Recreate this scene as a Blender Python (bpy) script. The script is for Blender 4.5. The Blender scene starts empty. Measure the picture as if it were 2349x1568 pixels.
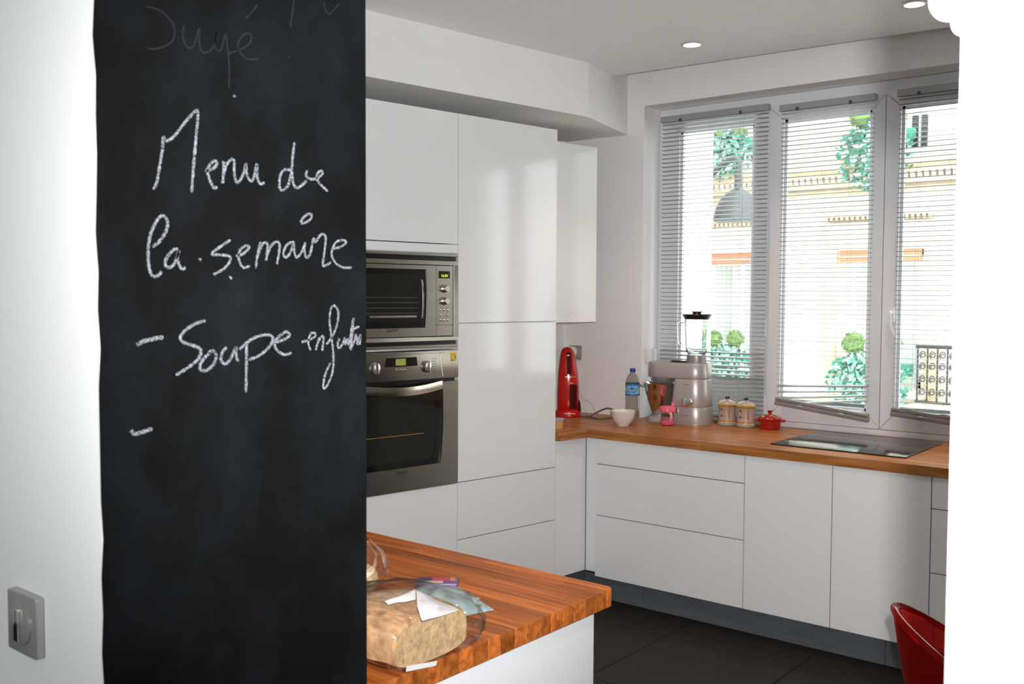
import bpy, bmesh, math, random
from mathutils import Vector, Matrix
random.seed(7)
SC = bpy.context.scene
COL = SC.collection
PI = math.pi

# ------------------------------------------------------------------ camera
W, H, FPX = 2349.0, 1568.0, 2240.0
YAW, PITCH, ROLL, AL = math.radians(39.07), math.radians(2.654), math.radians(.286), math.radians(-9.0)
CAM = Vector((0, 0, 1.512))
FW = Vector((-math.sin(YAW)*math.cos(PITCH), math.cos(YAW)*math.cos(PITCH), -math.sin(PITCH)))
_r0 = Vector((math.cos(YAW), math.sin(YAW), 0)); _u0 = _r0.cross(FW)
RT = math.cos(ROLL)*_r0 + math.sin(ROLL)*_u0
UP = -math.sin(ROLL)*_r0 + math.cos(ROLL)*_u0
TV = Vector((-math.sin(AL), math.cos(AL), 0)); NV = Vector((math.cos(AL), math.sin(AL), 0))
cd = bpy.data.cameras.new('camera'); cam = bpy.data.objects.new('camera', cd); COL.objects.link(cam)
cd.sensor_fit = 'HORIZONTAL'; cd.sensor_width = 22.2; cd.lens = FPX/W*22.2
cd.clip_start = .02; cd.clip_end = 200
cd.dof.use_dof = True; cd.dof.focus_distance = 3.0; cd.dof.aperture_fstop = 5.0
M = Matrix((RT, UP, -FW)).transposed().to_4x4(); M.translation = CAM
cam.matrix_world = M
SC.camera = cam

# ------------------------------------------------------------------ world, lights, exposure
SC.view_settings.view_transform = 'Standard'
SC.view_settings.look = 'None'
SC.view_settings.exposure = 0.0
SC.view_settings.gamma = 1.0
SC.view_settings.use_curve_mapping = False
SC.cycles.use_denoising = True
SC.cycles.max_bounces = 10
SC.cycles.diffuse_bounces = 6
SC.cycles.glossy_bounces = 5
SC.cycles.transparent_max_bounces = 24
SC.cycles.sample_clamp_indirect = 6.0
world = bpy.data.worlds.new('overcast_sky'); SC.world = world
world.use_nodes = True
_bg = world.node_tree.nodes['Background']
_bg.inputs[0].default_value = (.90, .96, 1.0, 1); _bg.inputs[1].default_value = 6.2

def portal(name, loc, rot, sx, sy):
    l = bpy.data.lights.new(name, 'AREA'); l.shape = 'RECTANGLE'; l.size = sx; l.size_y = sy
    l.cycles.is_portal = True
    o = bpy.data.objects.new(name, l); COL.objects.link(o); o.location = loc; o.rotation_euler = rot
portal('window_portal', (-1.55, 4.93, 1.69), (-PI/2, 0, 0), 2.5, 1.7)
portal('added_opening_portal', (-.6, -3.25, 1.5), (PI/2, 0, 0), 2.0, 1.6)  # guides sampling through the opening added behind the camera

fl = bpy.data.lights.new('camera_flash', 'SPOT'); fl.energy = 350; fl.spot_size = math.radians(82); fl.spot_blend = 1.0
fl.shadow_soft_size = .014; fl.color = (.975, .985, 1.0)
flo = bpy.data.objects.new('camera_flash', fl); COL.objects.link(flo)
Mf = M.copy(); Mf.translation = CAM + RT*.046 + UP*.085 + FW*.02
flo.matrix_world = Mf @ Matrix.Rotation(math.radians(-4.5), 4, 'Y') @ Matrix.Rotation(math.radians(3), 4, 'X')

# ------------------------------------------------------------------ pixel -> point on a plane of the room (survey helper)
def ray(x, y): return FW + RT*((x-W/2)/FPX) - UP*((y-H/2)/FPX)
def onp(N, v, x, y):
    d = ray(x, y); return CAM + d*((v-N.dot(CAM))/N.dot(d))
VX, VY, VZ = Vector((1, 0, 0)), Vector((0, 1, 0)), Vector((0, 0, 1))
def fac(x, y, Y=13.0): return onp(VY, Y, x, y)
def tall(x, y, nn=-3.36):
    p = onp(NV, nn, x, y); return p.dot(TV), p.z

# ------------------------------------------------------------------ materials
def mat(name, col, rough=.5, metal=0.0, spec=.5, noise=0.0, nscale=20.0, bump=0.0, bscale=60.0, trans=0.0, ior=1.45, coat=0.0, emit=None, estr=0.0, stretch=None, rnd=0.0, alpha=1.0):
    m = bpy.data.materials.new(name); m.use_nodes = True
    nt = m.node_tree; b = nt.nodes['Principled BSDF']
    b.inputs['Roughness'].default_value = rough; b.inputs['Metallic'].default_value = metal
    b.inputs['Specular IOR Level'].default_value = spec; b.inputs['IOR'].default_value = ior
    b.inputs['Transmission Weight'].default_value = trans; b.inputs['Coat Weight'].default_value = coat
    b.inputs['Coat Roughness'].default_value = .05; b.inputs['Alpha'].default_value = alpha
    c = (*col, 1)
    b.inputs['Base Color'].default_value = c
    if emit: b.inputs['Emission Color'].default_value = (*emit, 1); b.inputs['Emission Strength'].default_value = estr
    tc = nt.nodes.new('ShaderNodeTexCoord'); mp = nt.nodes.new('ShaderNodeMapping')
    nt.links.new(tc.outputs['Object'], mp.inputs[0])
    if stretch: mp.inputs['Scale'].default_value = stretch
    n = nt.nodes.new('ShaderNodeTexNoise'); n.inputs['Scale'].default_value = nscale; n.inputs['Detail'].default_value = 4
    nt.links.new(mp.outputs[0], n.inputs['Vector'])
    last = None
    if noise:
        hs = nt.nodes.new('ShaderNodeHueSaturation'); hs.inputs['Color'].default_value = c
        mr = nt.nodes.new('ShaderNodeMapRange'); mr.inputs['From Min'].default_value = .3; mr.inputs['From Max'].default_value = .7
        mr.inputs['To Min'].default_value = 1-noise; mr.inputs['To Max'].default_value = 1+noise
        nt.links.new(n.outputs['Fac'], mr.inputs['Value']); nt.links.new(mr.outputs[0], hs.inputs['Value'])
        nt.links.new(hs.outputs[0], b.inputs['Base Color']); last = hs
    if rnd:
        oi = nt.nodes.new('ShaderNodeObjectInfo'); mr2 = nt.nodes.new('ShaderNodeMapRange')
        mr2.inputs['To Min'].default_value = 1-rnd; mr2.inputs['To Max'].default_value = 1+rnd
        nt.links.new(oi.outputs['Random'], mr2.inputs['Value'])
        hs2 = nt.nodes.new('ShaderNodeHueSaturation'); hs2.inputs['Color'].default_value = c
        if last: nt.links.new(last.outputs[0], hs2.inputs['Color'])
        nt.links.new(mr2.outputs[0], hs2.inputs['Value']); nt.links.new(hs2.outputs[0], b.inputs['Base Color'])
    if bump:
        nb = nt.nodes.new('ShaderNodeTexNoise'); nb.inputs['Scale'].default_value = bscale
        nt.links.new(mp.outputs[0], nb.inputs['Vector'])
        bp = nt.nodes.new('ShaderNodeBump'); bp.inputs['Strength'].default_value = bump; bp.inputs['Distance'].default_value = .002
        nt.links.new(nb.outputs['Fac'], bp.inputs['Height']); nt.links.new(bp.outputs[0], b.inputs['Normal'])
    return m

def thin_glass(name, tint=(1, 1, 1), refl=.10, rough=.02):
    m = bpy.data.materials.new(name); m.use_nodes = True; nt = m.node_tree
    for n in list(nt.nodes): nt.nodes.remove(n)
    out = nt.nodes.new('ShaderNodeOutputMaterial'); mix = nt.nodes.new('ShaderNodeMixShader')
    tr = nt.nodes.new('ShaderNodeBsdfTransparent'); tr.inputs[0].default_value = (*tint, 1)
    gl = nt.nodes.new('ShaderNodeBsdfGlossy'); gl.inputs['Roughness'].default_value = rough
    fr = nt.nodes.new('ShaderNodeLayerWeight'); fr.inputs['Blend'].default_value = .5
    pw = nt.nodes.new('ShaderNodeMath'); pw.operation = 'POWER'; pw.inputs[1].default_value = 4.0
    mu = nt.nodes.new('ShaderNodeMath'); mu.operation = 'MULTIPLY_ADD'; mu.inputs[1].default_value = .55; mu.inputs[2].default_value = refl*.4; mu.use_clamp = True
    nt.links.new(fr.outputs['Facing'], pw.inputs[0]); nt.links.new(pw.outputs[0], mu.inputs[0]); nt.links.new(mu.outputs[0], mix.inputs[0])
    nt.links.new(tr.outputs[0], mix.inputs[1]); nt.links.new(gl.outputs[0], mix.inputs[2]); nt.links.new(mix.outputs[0], out.inputs[0])
    return m

def wood(name, c1, c2, axis='x', rough=.38, rnd=.22):
    """oiled butcher-block stave: long grain along one axis, each stave of its own tone"""
    m = bpy.data.materials.new(name); m.use_nodes = True; nt = m.node_tree; b = nt.nodes['Principled BSDF']
    b.inputs['Roughness'].default_value = rough; b.inputs['Specular IOR Level'].default_value = .16
    tc = nt.nodes.new('ShaderNodeTexCoord'); oi = nt.nodes.new('ShaderNodeObjectInfo')
    mp = nt.nodes.new('ShaderNodeMapping'); mp.inputs['Scale'].default_value = (2.2, 34, 34) if axis == 'x' else (34, 2.2, 34)
    ad = nt.nodes.new('ShaderNodeVectorMath'); ad.operation = 'ADD'
    sc = nt.nodes.new('ShaderNodeMath'); sc.operation = 'MULTIPLY'; sc.inputs[1].default_value = 37
    nt.links.new(oi.outputs['Random'], sc.inputs[0])
    nt.links.new(tc.outputs['Object'], mp.inputs[0]); nt.links.new(mp.outputs[0], ad.inputs[0]); nt.links.new(sc.outputs[0], ad.inputs[1])
    n = nt.nodes.new('ShaderNodeTexNoise'); n.inputs['Scale'].default_value = 1.6; n.inputs['Detail'].default_value = 6; n.inputs['Distortion'].default_value = .6
    nt.links.new(ad.outputs[0], n.inputs['Vector'])
    cr = nt.nodes.new('ShaderNodeValToRGB'); cr.color_ramp.elements[0].position = .33; cr.color_ramp.elements[1].position = .68
    cr.color_ramp.elements[0].color = (*c2, 1); cr.color_ramp.elements[1].color = (*c1, 1)
    nt.links.new(n.outputs['Fac'], cr.inputs[0])
    # lengthwise finger-jointed pieces: tone steps along the stave
    sx = nt.nodes.new('ShaderNodeSeparateXYZ'); nt.links.new(tc.outputs['Object'], sx.inputs[0])
    a1 = nt.nodes.new('ShaderNodeMath'); a1.operation = 'MULTIPLY_ADD'; a1.inputs[1].default_value = 2.1
    nt.links.new(sx.outputs[0 if axis == 'x' else 1], a1.inputs[0]); nt.links.new(sc.outputs[0], a1.inputs[2])
    fl_ = nt.nodes.new('ShaderNodeMath'); fl_.operation = 'FLOOR'; nt.links.new(a1.outputs[0], fl_.inputs[0])
    wn = nt.nodes.new('ShaderNodeTexWhiteNoise'); wn.noise_dimensions = '2D'
    cb = nt.nodes.new('ShaderNodeCombineXYZ'); nt.links.new(fl_.outputs[0], cb.inputs[0]); nt.links.new(sc.outputs[0], cb.inputs[1])
    nt.links.new(cb.outputs[0], wn.inputs['Vector'])
    mr = nt.nodes.new('ShaderNodeMapRange'); mr.inputs['To Min'].default_value = 1-rnd; mr.inputs['To Max'].default_value = 1+rnd
    av = nt.nodes.new('ShaderNodeMath'); av.operation = 'MULTIPLY_ADD'; av.inputs[1].default_value = .5
    hf = nt.nodes.new('ShaderNodeMath'); hf.operation = 'MULTIPLY'; hf.inputs[1].default_value = .5
    nt.links.new(oi.outputs['Random'], hf.inputs[0]); nt.links.new(wn.outputs['Value'], av.inputs[0]); nt.links.new(hf.outputs[0], av.inputs[2]); nt.links.new(av.outputs[0], mr.inputs['Value'])
    hs = nt.nodes.new('ShaderNodeHueSaturation'); nt.links.new(cr.outputs[0], hs.inputs['Color']); nt.links.new(mr.outputs[0], hs.inputs['Value'])
    nt.links.new(hs.outputs[0], b.inputs['Base Color'])
    bp = nt.nodes.new('ShaderNodeBump'); bp.inputs['Strength'].default_value = .08; bp.inputs['Distance'].default_value = .001
    nt.links.new(n.outputs['Fac'], bp.inputs['Height']); nt.links.new(bp.outputs[0], b.inputs['Normal'])
    return m

def chalk_mat(name, col, dens):
    """chalk grains broken up over the black board"""
    m = bpy.data.materials.new(name); m.use_nodes = True; nt = m.node_tree; b = nt.nodes['Principled BSDF']
    b.inputs['Roughness'].default_value = .95; b.inputs['Specular IOR Level'].default_value = .1
    tc = nt.nodes.new('ShaderNodeTexCoord'); n = nt.nodes.new('ShaderNodeTexNoise'); n.inputs['Scale'].default_value = 900; n.inputs['Detail'].default_value = 3
    nt.links.new(tc.outputs['Object'], n.inputs['Vector'])
    cr = nt.nodes.new('ShaderNodeValToRGB'); cr.color_ramp.elements[0].position = .5-dens; cr.color_ramp.elements[1].position = .62-dens
    cr.color_ramp.elements[0].color = (.02, .021, .023, 1); cr.color_ramp.elements[1].color = (*col, 1)
    nt.links.new(n.outputs['Fac'], cr.inputs[0]); nt.links.new(cr.outputs[0], b.inputs['Base Color'])
    return m

def board_mat():
    m = bpy.data.materials.new('chalkboard_paint'); m.use_nodes = True; nt = m.node_tree; b = nt.nodes['Principled BSDF']
    b.inputs['Roughness'].default_value = .7; b.inputs['Specular IOR Level'].default_value = .08
    tc = nt.nodes.new('ShaderNodeTexCoord'); mp = nt.nodes.new('ShaderNodeMapping'); mp.inputs['Scale'].default_value = (1, 5.5, 4.0); mp.inputs['Rotation'].default_value = (.25, 0, 0)
    n = nt.nodes.new('ShaderNodeTexNoise'); n.inputs['Scale'].default_value = 1.6; n.inputs['Detail'].default_value = 7; n.inputs['Roughness'].default_value = .62
    nt.links.new(tc.outputs['Object'], mp.inputs[0]); nt.links.new(mp.outputs[0], n.inputs['Vector'])
    cr = nt.nodes.new('ShaderNodeValToRGB'); e = cr.color_ramp.elements
    e[0].position = .42; e[0].color = (.0034, .0039, .0040, 1); e[1].position = .85; e[1].color = (.0095, .0115, .0140, 1)
    nt.links.new(n.outputs['Fac'], cr.inputs[0]); nt.links.new(cr.outputs[0], b.inputs['Base Color'])
    return m

MT = {}
MT['wall'] = mat('white_wall_paint', (.84, .83, .815), .75, noise=.015, nscale=3, bump=.05, bscale=180)
MT['ceil'] = mat('white_ceiling_paint', (.88, .88, .87), .8, noise=.01, nscale=2)
MT['gloss'] = mat('white_gloss_lacquer', (.78, .78, .785), .09, spec=.5, noise=.008, nscale=2)
MT['carcass'] = mat('white_melamine', (.62, .62, .62), .5, noise=.01)
MT['satin'] = mat('white_satin_panel', (.80, .81, .83), .25, noise=.01, nscale=3)
MT['board'] = board_mat()
MT['chalk'] = chalk_mat('white_chalk', (.36, .37, .41), .04)
MT['chalkfaint'] = chalk_mat('wiped_chalk', (.0085, .0095, .0105), .0)
MT['steel'] = mat('brushed_steel', (.34, .31, .27), .30, metal=1.0, noise=.06, nscale=40, stretch=(1, .05, 1))
MT['steelbar'] = mat('bright_steel', (.62, .58, .52), .22, metal=1.0, noise=.04, nscale=30)
MT['chrome'] = mat('chrome', (.80, .79, .77), .08, metal=1.0)
MT['blackpl'] = mat('black_plastic', (.008, .009, .010), .25, noise=.05)
MT['blackglass'] = mat('black_oven_glass', (.006, .007, .006), .04, spec=.5, coat=.3)
MT['ovenin'] = thin_glass('smoked_oven_glass', (.20, .22, .19), refl=.06)
MT['cavity'] = mat('dark_enamel_cavity', (.045, .045, .04), .45, noise=.1)
MT['ovenview'] = mat('dark_view_glass', (.016, .0175, .014), .06, spec=.4)
MT['lcd'] = mat('lcd_green', (.20, .24, .06), .4, emit=(.35, .42, .08), estr=.25)
MT['digit'] = mat('led_digits', (.5, .5, .05), .5, emit=(.75, .80, .05), estr=1.0)
MT['print'] = mat('dark_print', (.02, .02, .02), .5)
MT['greyprint'] = mat('grey_print', (.12, .11, .10), .5)
MT['hob'] = mat('black_ceramic_glass', (.014, .014, .014), .10, spec=.5)
MT['floor'] = mat('grout', (.05, .046, .042), .8, noise=.1)
MT['tile'] = mat('anthracite_tile', (.013, .012, .0105), .5, spec=.2, noise=.18, nscale=6, rnd=.06)
MT['plinth'] = mat('slate_grey_plinth', (.10, .112, .122), .45, noise=.14, nscale=9, stretch=(1, 1, 5), rnd=.06)
MT['pvc'] = mat('white_pvc', (.72, .72, .735), .28, noise=.006)
MT['pane'] = thin_glass('window_glass', (.97, .99, .985), refl=.07)
MT['slat'] = mat('silver_slat', (.33, .345, .35), .34, metal=.2, noise=.02)
MT['rail'] = mat('grey_blind_rail', (.34, .35, .355), .4, metal=.2)
MT['railb'] = mat('grey_bottom_rail', (.24, .22, .205), .45)
MT['cord'] = mat('pale_cord', (.5, .5, .5), .8)
MT['darkfit'] = mat('dark_fitting', (.07, .065, .06), .5)
MT['woodI'] = wood('oak_stave_island', (.56, .165, .034), (.27, .066, .012), 'x', rough=.45, rnd=.42)
MT['woodC'] = wood('oak_stave_worktop', (.50, .20, .060), (.26, .088, .022), 'x', rough=.34, rnd=.30)
MT['woodT'] = wood('oak_stave_return', (.47, .195, .066), (.24, .085, .025), 'y', rough=.32, rnd=.20)
MT['red'] = mat('red_glossy_plastic', (.52, .008, .006), .14, coat=.6)
MT['reddark'] = mat('dark_smoked_red', (.07, .006, .006), .6, spec=.1)
MT['redtrim'] = mat('silver_lettering', (.75, .6, .6), .3, metal=.5)
MT['enamel'] = mat('red_enamel', (.36, .010, .010), .18, coat=.5)
MT['sticker'] = mat('beige_sticker', (.65, .50, .36), .5)
MT['china'] = mat('white_china', (.80, .74, .68), .18, coat=.3, noise=.02)
MT['pet'] = mat('clear_pet', (.97, .99, 1.0), .03, trans=1.0, ior=1.12)
MT['water'] = mat('water', (.97, .99, 1.0), .0, trans=1.0, ior=1.33)
MT['bluecap'] = mat('blue_cap', (.015, .05, .42), .35)
MT['bluelab'] = mat('blue_label', (.03, .16, .50), .4)
MT['lightlab'] = mat('light_blue_label', (.22, .48, .66), .4, noise=.5, nscale=35)
MT['navy'] = mat('navy_print', (.01, .015, .10), .5)
MT['silver'] = mat('silver_paint', (.50, .47, .45), .34, metal=.45, noise=.02)
MT['silverdk'] = mat('dark_silver', (.34, .32, .31), .35, metal=.4)
MT['bowlsteel'] = mat('polished_bowl_steel', (.72, .70, .67), .07, metal=1.0)
MT['jug'] = mat('jug_glass', (.90, .93, .91), .0, trans=1.0, ior=1.38)
MT['pink'] = mat('pink_plastic', (.72, .13, .20), .3)
MT['pinkpale'] = mat('pale_pink_plastic', (.78, .36, .38), .35)
MT['clear'] = mat('clear_plastic', (.99, .95, .95), .03, trans=1.0, ior=1.12)
MT['cream'] = mat('cream_pottery', (.50, .375, .30), .25, coat=.3, noise=.04)
MT['ochre'] = mat('ochre_band', (.46, .25, .015), .3, coat=.3)
MT['tanband'] = mat('tan_band', (.45, .24, .06), .35, noise=.15)
MT['rustfl'] = mat('rust_flower', (.42, .14, .04), .4)
MT['navyfl'] = mat('blue_black_flower', (.04, .025, .10), .4)
MT['navyk'] = mat('navy_knob', (.012, .013, .09), .15, coat=.5)
MT['potfoot'] = mat('grey_glazed_foot', (.30, .29, .24), .3)
MT['tubb'] = mat('biscuit_tub', (.62, .38, .16), .4)
MT['tublid'] = mat('pale_blue_lid', (.34, .40, .58), .4)
MT['cable'] = mat('grey_cable', (.11, .095, .09), .5)
MT['wire'] = mat('pale_wire', (.5, .42, .38), .5)
MT['plug'] = mat('white_plug', (.80, .78, .74), .3)
MT['lampglow'] = mat('lamp_glow', (1, .95, .88), .5, emit=(1, .93, .85), estr=9)
MT['lamprim'] = mat('lamp_rim', (.62, .60, .58), .35, metal=.6)
MT['bread'] = mat('bread_crumb', (.62, .43, .23), .9, noise=.30, nscale=60, bump=.8, bscale=160)
MT['crust'] = mat('floury_crust', (.56, .33, .17), .85, noise=.42, nscale=38, bump=1.0, bscale=90, stretch=(1, 2.0, 1))
MT['film'] = thin_glass('clear_bag_film', (.98, .97, .96), refl=.22, rough=.14)
MT['filmb'] = mat('blue_bag_film', (.34, .50, .54), .3, noise=.35, nscale=30, coat=.3)
MT['paper'] = mat('white_paper_label', (.78, .75, .76), .6, noise=.02)
MT['packet'] = mat('dark_packet', (.10, .06, .16), .4, noise=.8, nscale=40)
MT['packr'] = mat('red_print', (.55, .05, .08), .4)
MT['packo'] = mat('orange_print', (.70, .22, .06), .4)
MT['packc'] = mat('cream_print', (.62, .46, .34), .4)
MT['redglass'] = mat('red_clear_polycarbonate', (.66, .030, .026), .06, trans=.85, ior=1.2)
MT['switch'] = mat('satin_nickel_plate', (.46, .45, .42), .30, metal=.5)
MT['stone'] = mat('cream_stone', (.78, .72, .61), .8, noise=.05, nscale=1.5)
MT['stone2'] = mat('tan_stone', (.66, .53, .37), .8, noise=.06, nscale=3)
MT['flank'] = mat('white_render', (.86, .85, .83), .8, noise=.02, nscale=1)
MT['shade'] = mat('shadowed_joint', (.25, .19, .12), .8)
MT['awning'] = mat('terracotta_awning', (.50, .20, .11), .7, noise=.05)
MT['awnw'] = mat('white_awning_edge', (.75, .66, .58), .7)
MT['fpane'] = mat('far_window_glass', (.22, .26, .24), .08)
MT['curtain'] = mat('net_curtain', (.74, .76, .72), .8, noise=.04, nscale=4)
MT['fwhite'] = mat('white_painted_frame', (.78, .77, .74), .5)
MT['iron'] = mat('black_wrought_iron', (.022, .024, .026), .5)
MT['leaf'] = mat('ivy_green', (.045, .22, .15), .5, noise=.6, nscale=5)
MT['leaf2'] = mat('ivy_highlight_tint', (.30, .55, .46), .5, noise=.3, nscale=5)
MT['leaf3'] = mat('box_green', (.17, .29, .085), .6, noise=.4, nscale=12)
MT['zinc'] = mat('grey_zinc', (.085, .088, .09), .35, metal=.4)
MT['asphalt'] = mat('asphalt', (.34, .34, .33), .9, noise=.1)
MT['yel'] = mat('yellow_sticker', (.72, .42, .03), .5)
MT['grn'] = mat('green_sticker', (.10, .30, .06), .5)

# ------------------------------------------------------------------ mesh helpers
class MB:
    def __init__(s): s.v = []; s.f = []
    def add(s, vs, fs):
        o = len(s.v); s.v += [tuple(p) for p in vs]; s.f += [tuple(i+o for i in q) for q in fs]; return s
    def box(s, a, b):
        x0, y0, z0 = (min(a[i], b[i]) for i in range(3)); x1, y1, z1 = (max(a[i], b[i]) for i in range(3))
        return s.add([(x0,y0,z0),(x1,y0,z0),(x1,y1,z0),(x0,y1,z0),(x0,y0,z1),(x1,y0,z1),(x1,y1,z1),(x0,y1,z1)],
                     [(0,3,2,1),(4,5,6,7),(0,1,5,4),(1,2,6,5),(2,3,7,6),(3,0,4,7)])
    def prism(s, poly, z0, z1, ax='z'):
        """extrude a polygon; ax says which axis it is extruded along"""
        n = len(poly)
        def P(a, b, c): return {'z': (a, b, c), 'x': (c, a, b), 'y': (a, c, b)}[ax]
        vs = [P(a, b, z0) for a, b in poly] + [P(a, b, z1) for a, b in poly]
        fs = [tuple(range(n))[::-1], tuple(range(n, 2*n))] + [(i, (i+1) % n, n+(i+1) % n, n+i) for i in range(n)]
        return s.add(vs, fs)
    def loft(s, rings, cap=True, closed=True):
        n = len(rings[0]); vs = [p for r in rings for p in r]; fs = []
        for k in range(len(rings)-1):
            for i in range(n if closed else n-1):
                a, b = k*n+i, k*n+(i+1) % n; fs.append((a, b, b+n, a+n))
        if cap: fs += [tuple(range(n))[::-1], tuple(range((len(rings)-1)*n, len(rings)*n))]
        return s.add(vs, fs)
    def lathe(s, prof, seg=32, c=(0, 0, 0), axis='z', cap=True, sx=1.0, sy=1.0):
        rings = []
        for r, h in prof:
            ring = []
            for i in range(seg):
                a = 2*PI*i/seg; u, v = r*math.cos(a)*sx, r*math.sin(a)*sy
                p = {'z': (u, v, h), 'x': (h, u, v), 'y': (u, -h, v)}[axis]
                ring.append((p[0]+c[0], p[1]+c[1], p[2]+c[2]))
            rings.append(ring)
        return s.loft(rings, cap)
    def tube(s, pts, r, seg=10, closed=False):
        pts = [Vector(p) for p in pts]; rings = []; n = len(pts); prev = None
        for i, p in enumerate(pts):
            if closed: d = pts[(i+1) % n]-pts[i-1]
            else: d = pts[min(i+1, n-1)]-pts[max(i-1, 0)]
            d.normalize()
            if prev is None:
                u = d.orthogonal().normalized()
            else:
                u = (prev-d*prev.dot(d)).normalized()
            prev = u; w = d.cross(u); rr = r[i] if isinstance(r, (list, tuple)) else r
            rings.append([p+u*(rr*math.cos(2*PI*k/seg))+w*(rr*math.sin(2*PI*k/seg)) for k in range(seg)])
        if closed: rings.append(rings[0])
        return s.loft(rings, not closed)
    def sphere(s, c, r, seg=20, rings=12, sc=(1, 1, 1)):
        prof = [(max(1e-4, r*math.sin(PI*i/rings)), -r*math.cos(PI*i/rings)) for i in range(rings+1)]
        rr = []
        for q, h in prof: rr.append([(c[0]+q*math.cos(2*PI*k/seg)*sc[0], c[1]+q*math.sin(2*PI*k/seg)*sc[1], c[2]+h*sc[2]) for k in range(seg)])
        return s.loft(rr)
    def build(s, name, m, parent=None, smooth=False, bevel=0.0, bseg=2, angle=35):
        me = bpy.data.meshes.new(name); me.from_pydata(s.v, [], s.f); 
        bm = bmesh.new(); bm.from_mesh(me)
        bmesh.ops.remove_doubles(bm, verts=bm.verts, dist=1e-6)
        bmesh.ops.recalc_face_normals(bm, faces=bm.faces)
        if bevel:
            es = [e for e in bm.edges if len(e.link_faces) == 2 and e.calc_face_angle(0) > math.radians(angle)]
            bmesh.ops.bevel(bm, geom=es, offset=bevel, segments=bseg, profile=.5, affect='EDGES', clamp_overlap=True)
        bm.to_mesh(me); bm.free()
        if smooth or bevel:
            me.polygons.foreach_set('use_smooth', [True]*len(me.polygons))
            try: me.set_sharp_from_angle(angle=math.radians(angle))
            except Exception: pass
        me.materials.append(MT[m])
        o = bpy.data.objects.new(name, me); COL.objects.link(o)
        if parent: o.parent = parent
        return o

def rrect(x0, y0, x1, y1, r, seg=6):
    pts = []
    for cx, cy, a0 in ((x1-r, y0+r, -PI/2), (x1-r, y1-r, 0), (x0+r, y1-r, PI/2), (x0+r, y0+r, PI)):
        for k in range(seg+1):
            a = a0+PI/2*k/seg; pts.append((cx+r*math.cos(a), cy+r*math.sin(a)))
    return pts
def smooth_path(pts, n=8, closed=False):
    P = [Vector(p) for p in pts]; out = []; N = len(P)
    for i in range(N if closed else N-1):
        if closed: a, b, c, d = P[i-1], P[i], P[(i+1) % N], P[(i+2) % N]
        else: a, b, c, d = P[max(i-1, 0)], P[i], P[i+1], P[min(i+2, N-1)]
        for k in range(n):
            t = k/n
            out.append(.5*((2*b)+(c-a)*t+(2*a-5*b+4*c-d)*t*t+(3*b-a-3*c+d)*t**3))
    if not closed: out.append(P[-1])
    return out
def clip(poly, a, b, c):
    """keep the side a*x+b*y<=c of a 2-D polygon"""
    out = []
    for i in range(len(poly)):
        p, q = poly[i], poly[(i+1) % len(poly)]
        dp, dq = a*p[0]+b*p[1]-c, a*q[0]+b*q[1]-c
        if dp <= 0: out.append(p)
        if (dp < 0 < dq) or (dq < 0 < dp):
            t = dp/(dp-dq); out.append((p[0]+(q[0]-p[0])*t, p[1]+(q[1]-p[1])*t))
    return out
def empty(name, loc=(0, 0, 0), rz=0.0, parent=None):
    o = bpy.data.objects.new(name, None); COL.objects.link(o); o.location = loc; o.rotation_euler = (0, 0, rz); o.empty_display_size = .05
    if parent: o.parent = parent
    return o
def tag(o, label, cat, group=None):
    o['label'] = label; o['category'] = cat
    if group: o['group'] = group
    return o
def struct(o, label=None):
    o['kind'] = 'structure'
    if label: o['label'] = label
    return o
def text(name, s, size, m, parent, loc, rot, shear=0.0, ext=.0003):
    cu = bpy.data.curves.new(name, 'FONT'); cu.body = s; cu.size = size; cu.extrude = ext; cu.shear = shear; cu.align_x = 'CENTER'; cu.align_y = 'CENTER'
    t_ = bpy.data.objects.new(name+'_curve', cu); COL.objects.link(t_)
    me = bpy.data.meshes.new_from_object(t_.evaluated_get(bpy.context.evaluated_depsgraph_get())); me.name = name
    bpy.data.objects.remove(t_)
    me.materials.clear(); me.materials.append(MT[m])
    o = bpy.data.objects.new(name, me); COL.objects.link(o); o.location = loc; o.rotation_euler = rot; o.parent = parent
    return o

# ================================================================== THE SHELL
ZC = 2.66            # suspended ceiling
YW = 4.57            # kitchen face of the window wall
# floor with its tiles
fl_o = struct(MB().box((-5, -3.6, -.2), (3, 4.95, -.004)).build('floor', 'floor'), 'dark anthracite tiled floor')
tile_me = None
TX, TY, TS = -2.174, 3.772, .60
for i in range(-3, 4):
    for j in range(-4, 2):
        x0, y0 = TX+i*TS, TY+(j-1)*TS
        if y0 > 4.4: continue
        if tile_me is None:
            t0 = MB().box((.0015, .0015, -.006), (TS-.0015, TS-.0015, 0)).build('tile', 'tile', fl_o, bevel=.001, bseg=1); tile_me = t0.data; o = t0
        else:
            o = bpy.data.objects.new('tile', tile_me); COL.objects.link(o); o.parent = fl_o
        o.location = (x0, y0, 0)
# remaining floor beyond the laid-out tiles
struct(MB().box((-5, -3.6, -.003), (3, .97, 0)).build('floor_living', 'tile'))

# suspended ceiling with a shadow gap along the window wall
def cy(x): return 4.325+(x+2.751)*.057
struct(MB().prism([(-4.6, 1.0), (2.9, 1.0), (2.9, cy(2.9)), (-4.6, cy(-4.6))], ZC, ZC+.03).build('ceiling', 'ceil'), 'white suspended kitchen ceiling')
struct(MB().box((-5, -3.6, 2.80), (3, 4.95, 3.0)).build('ceiling_slab', 'ceil'))
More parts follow.
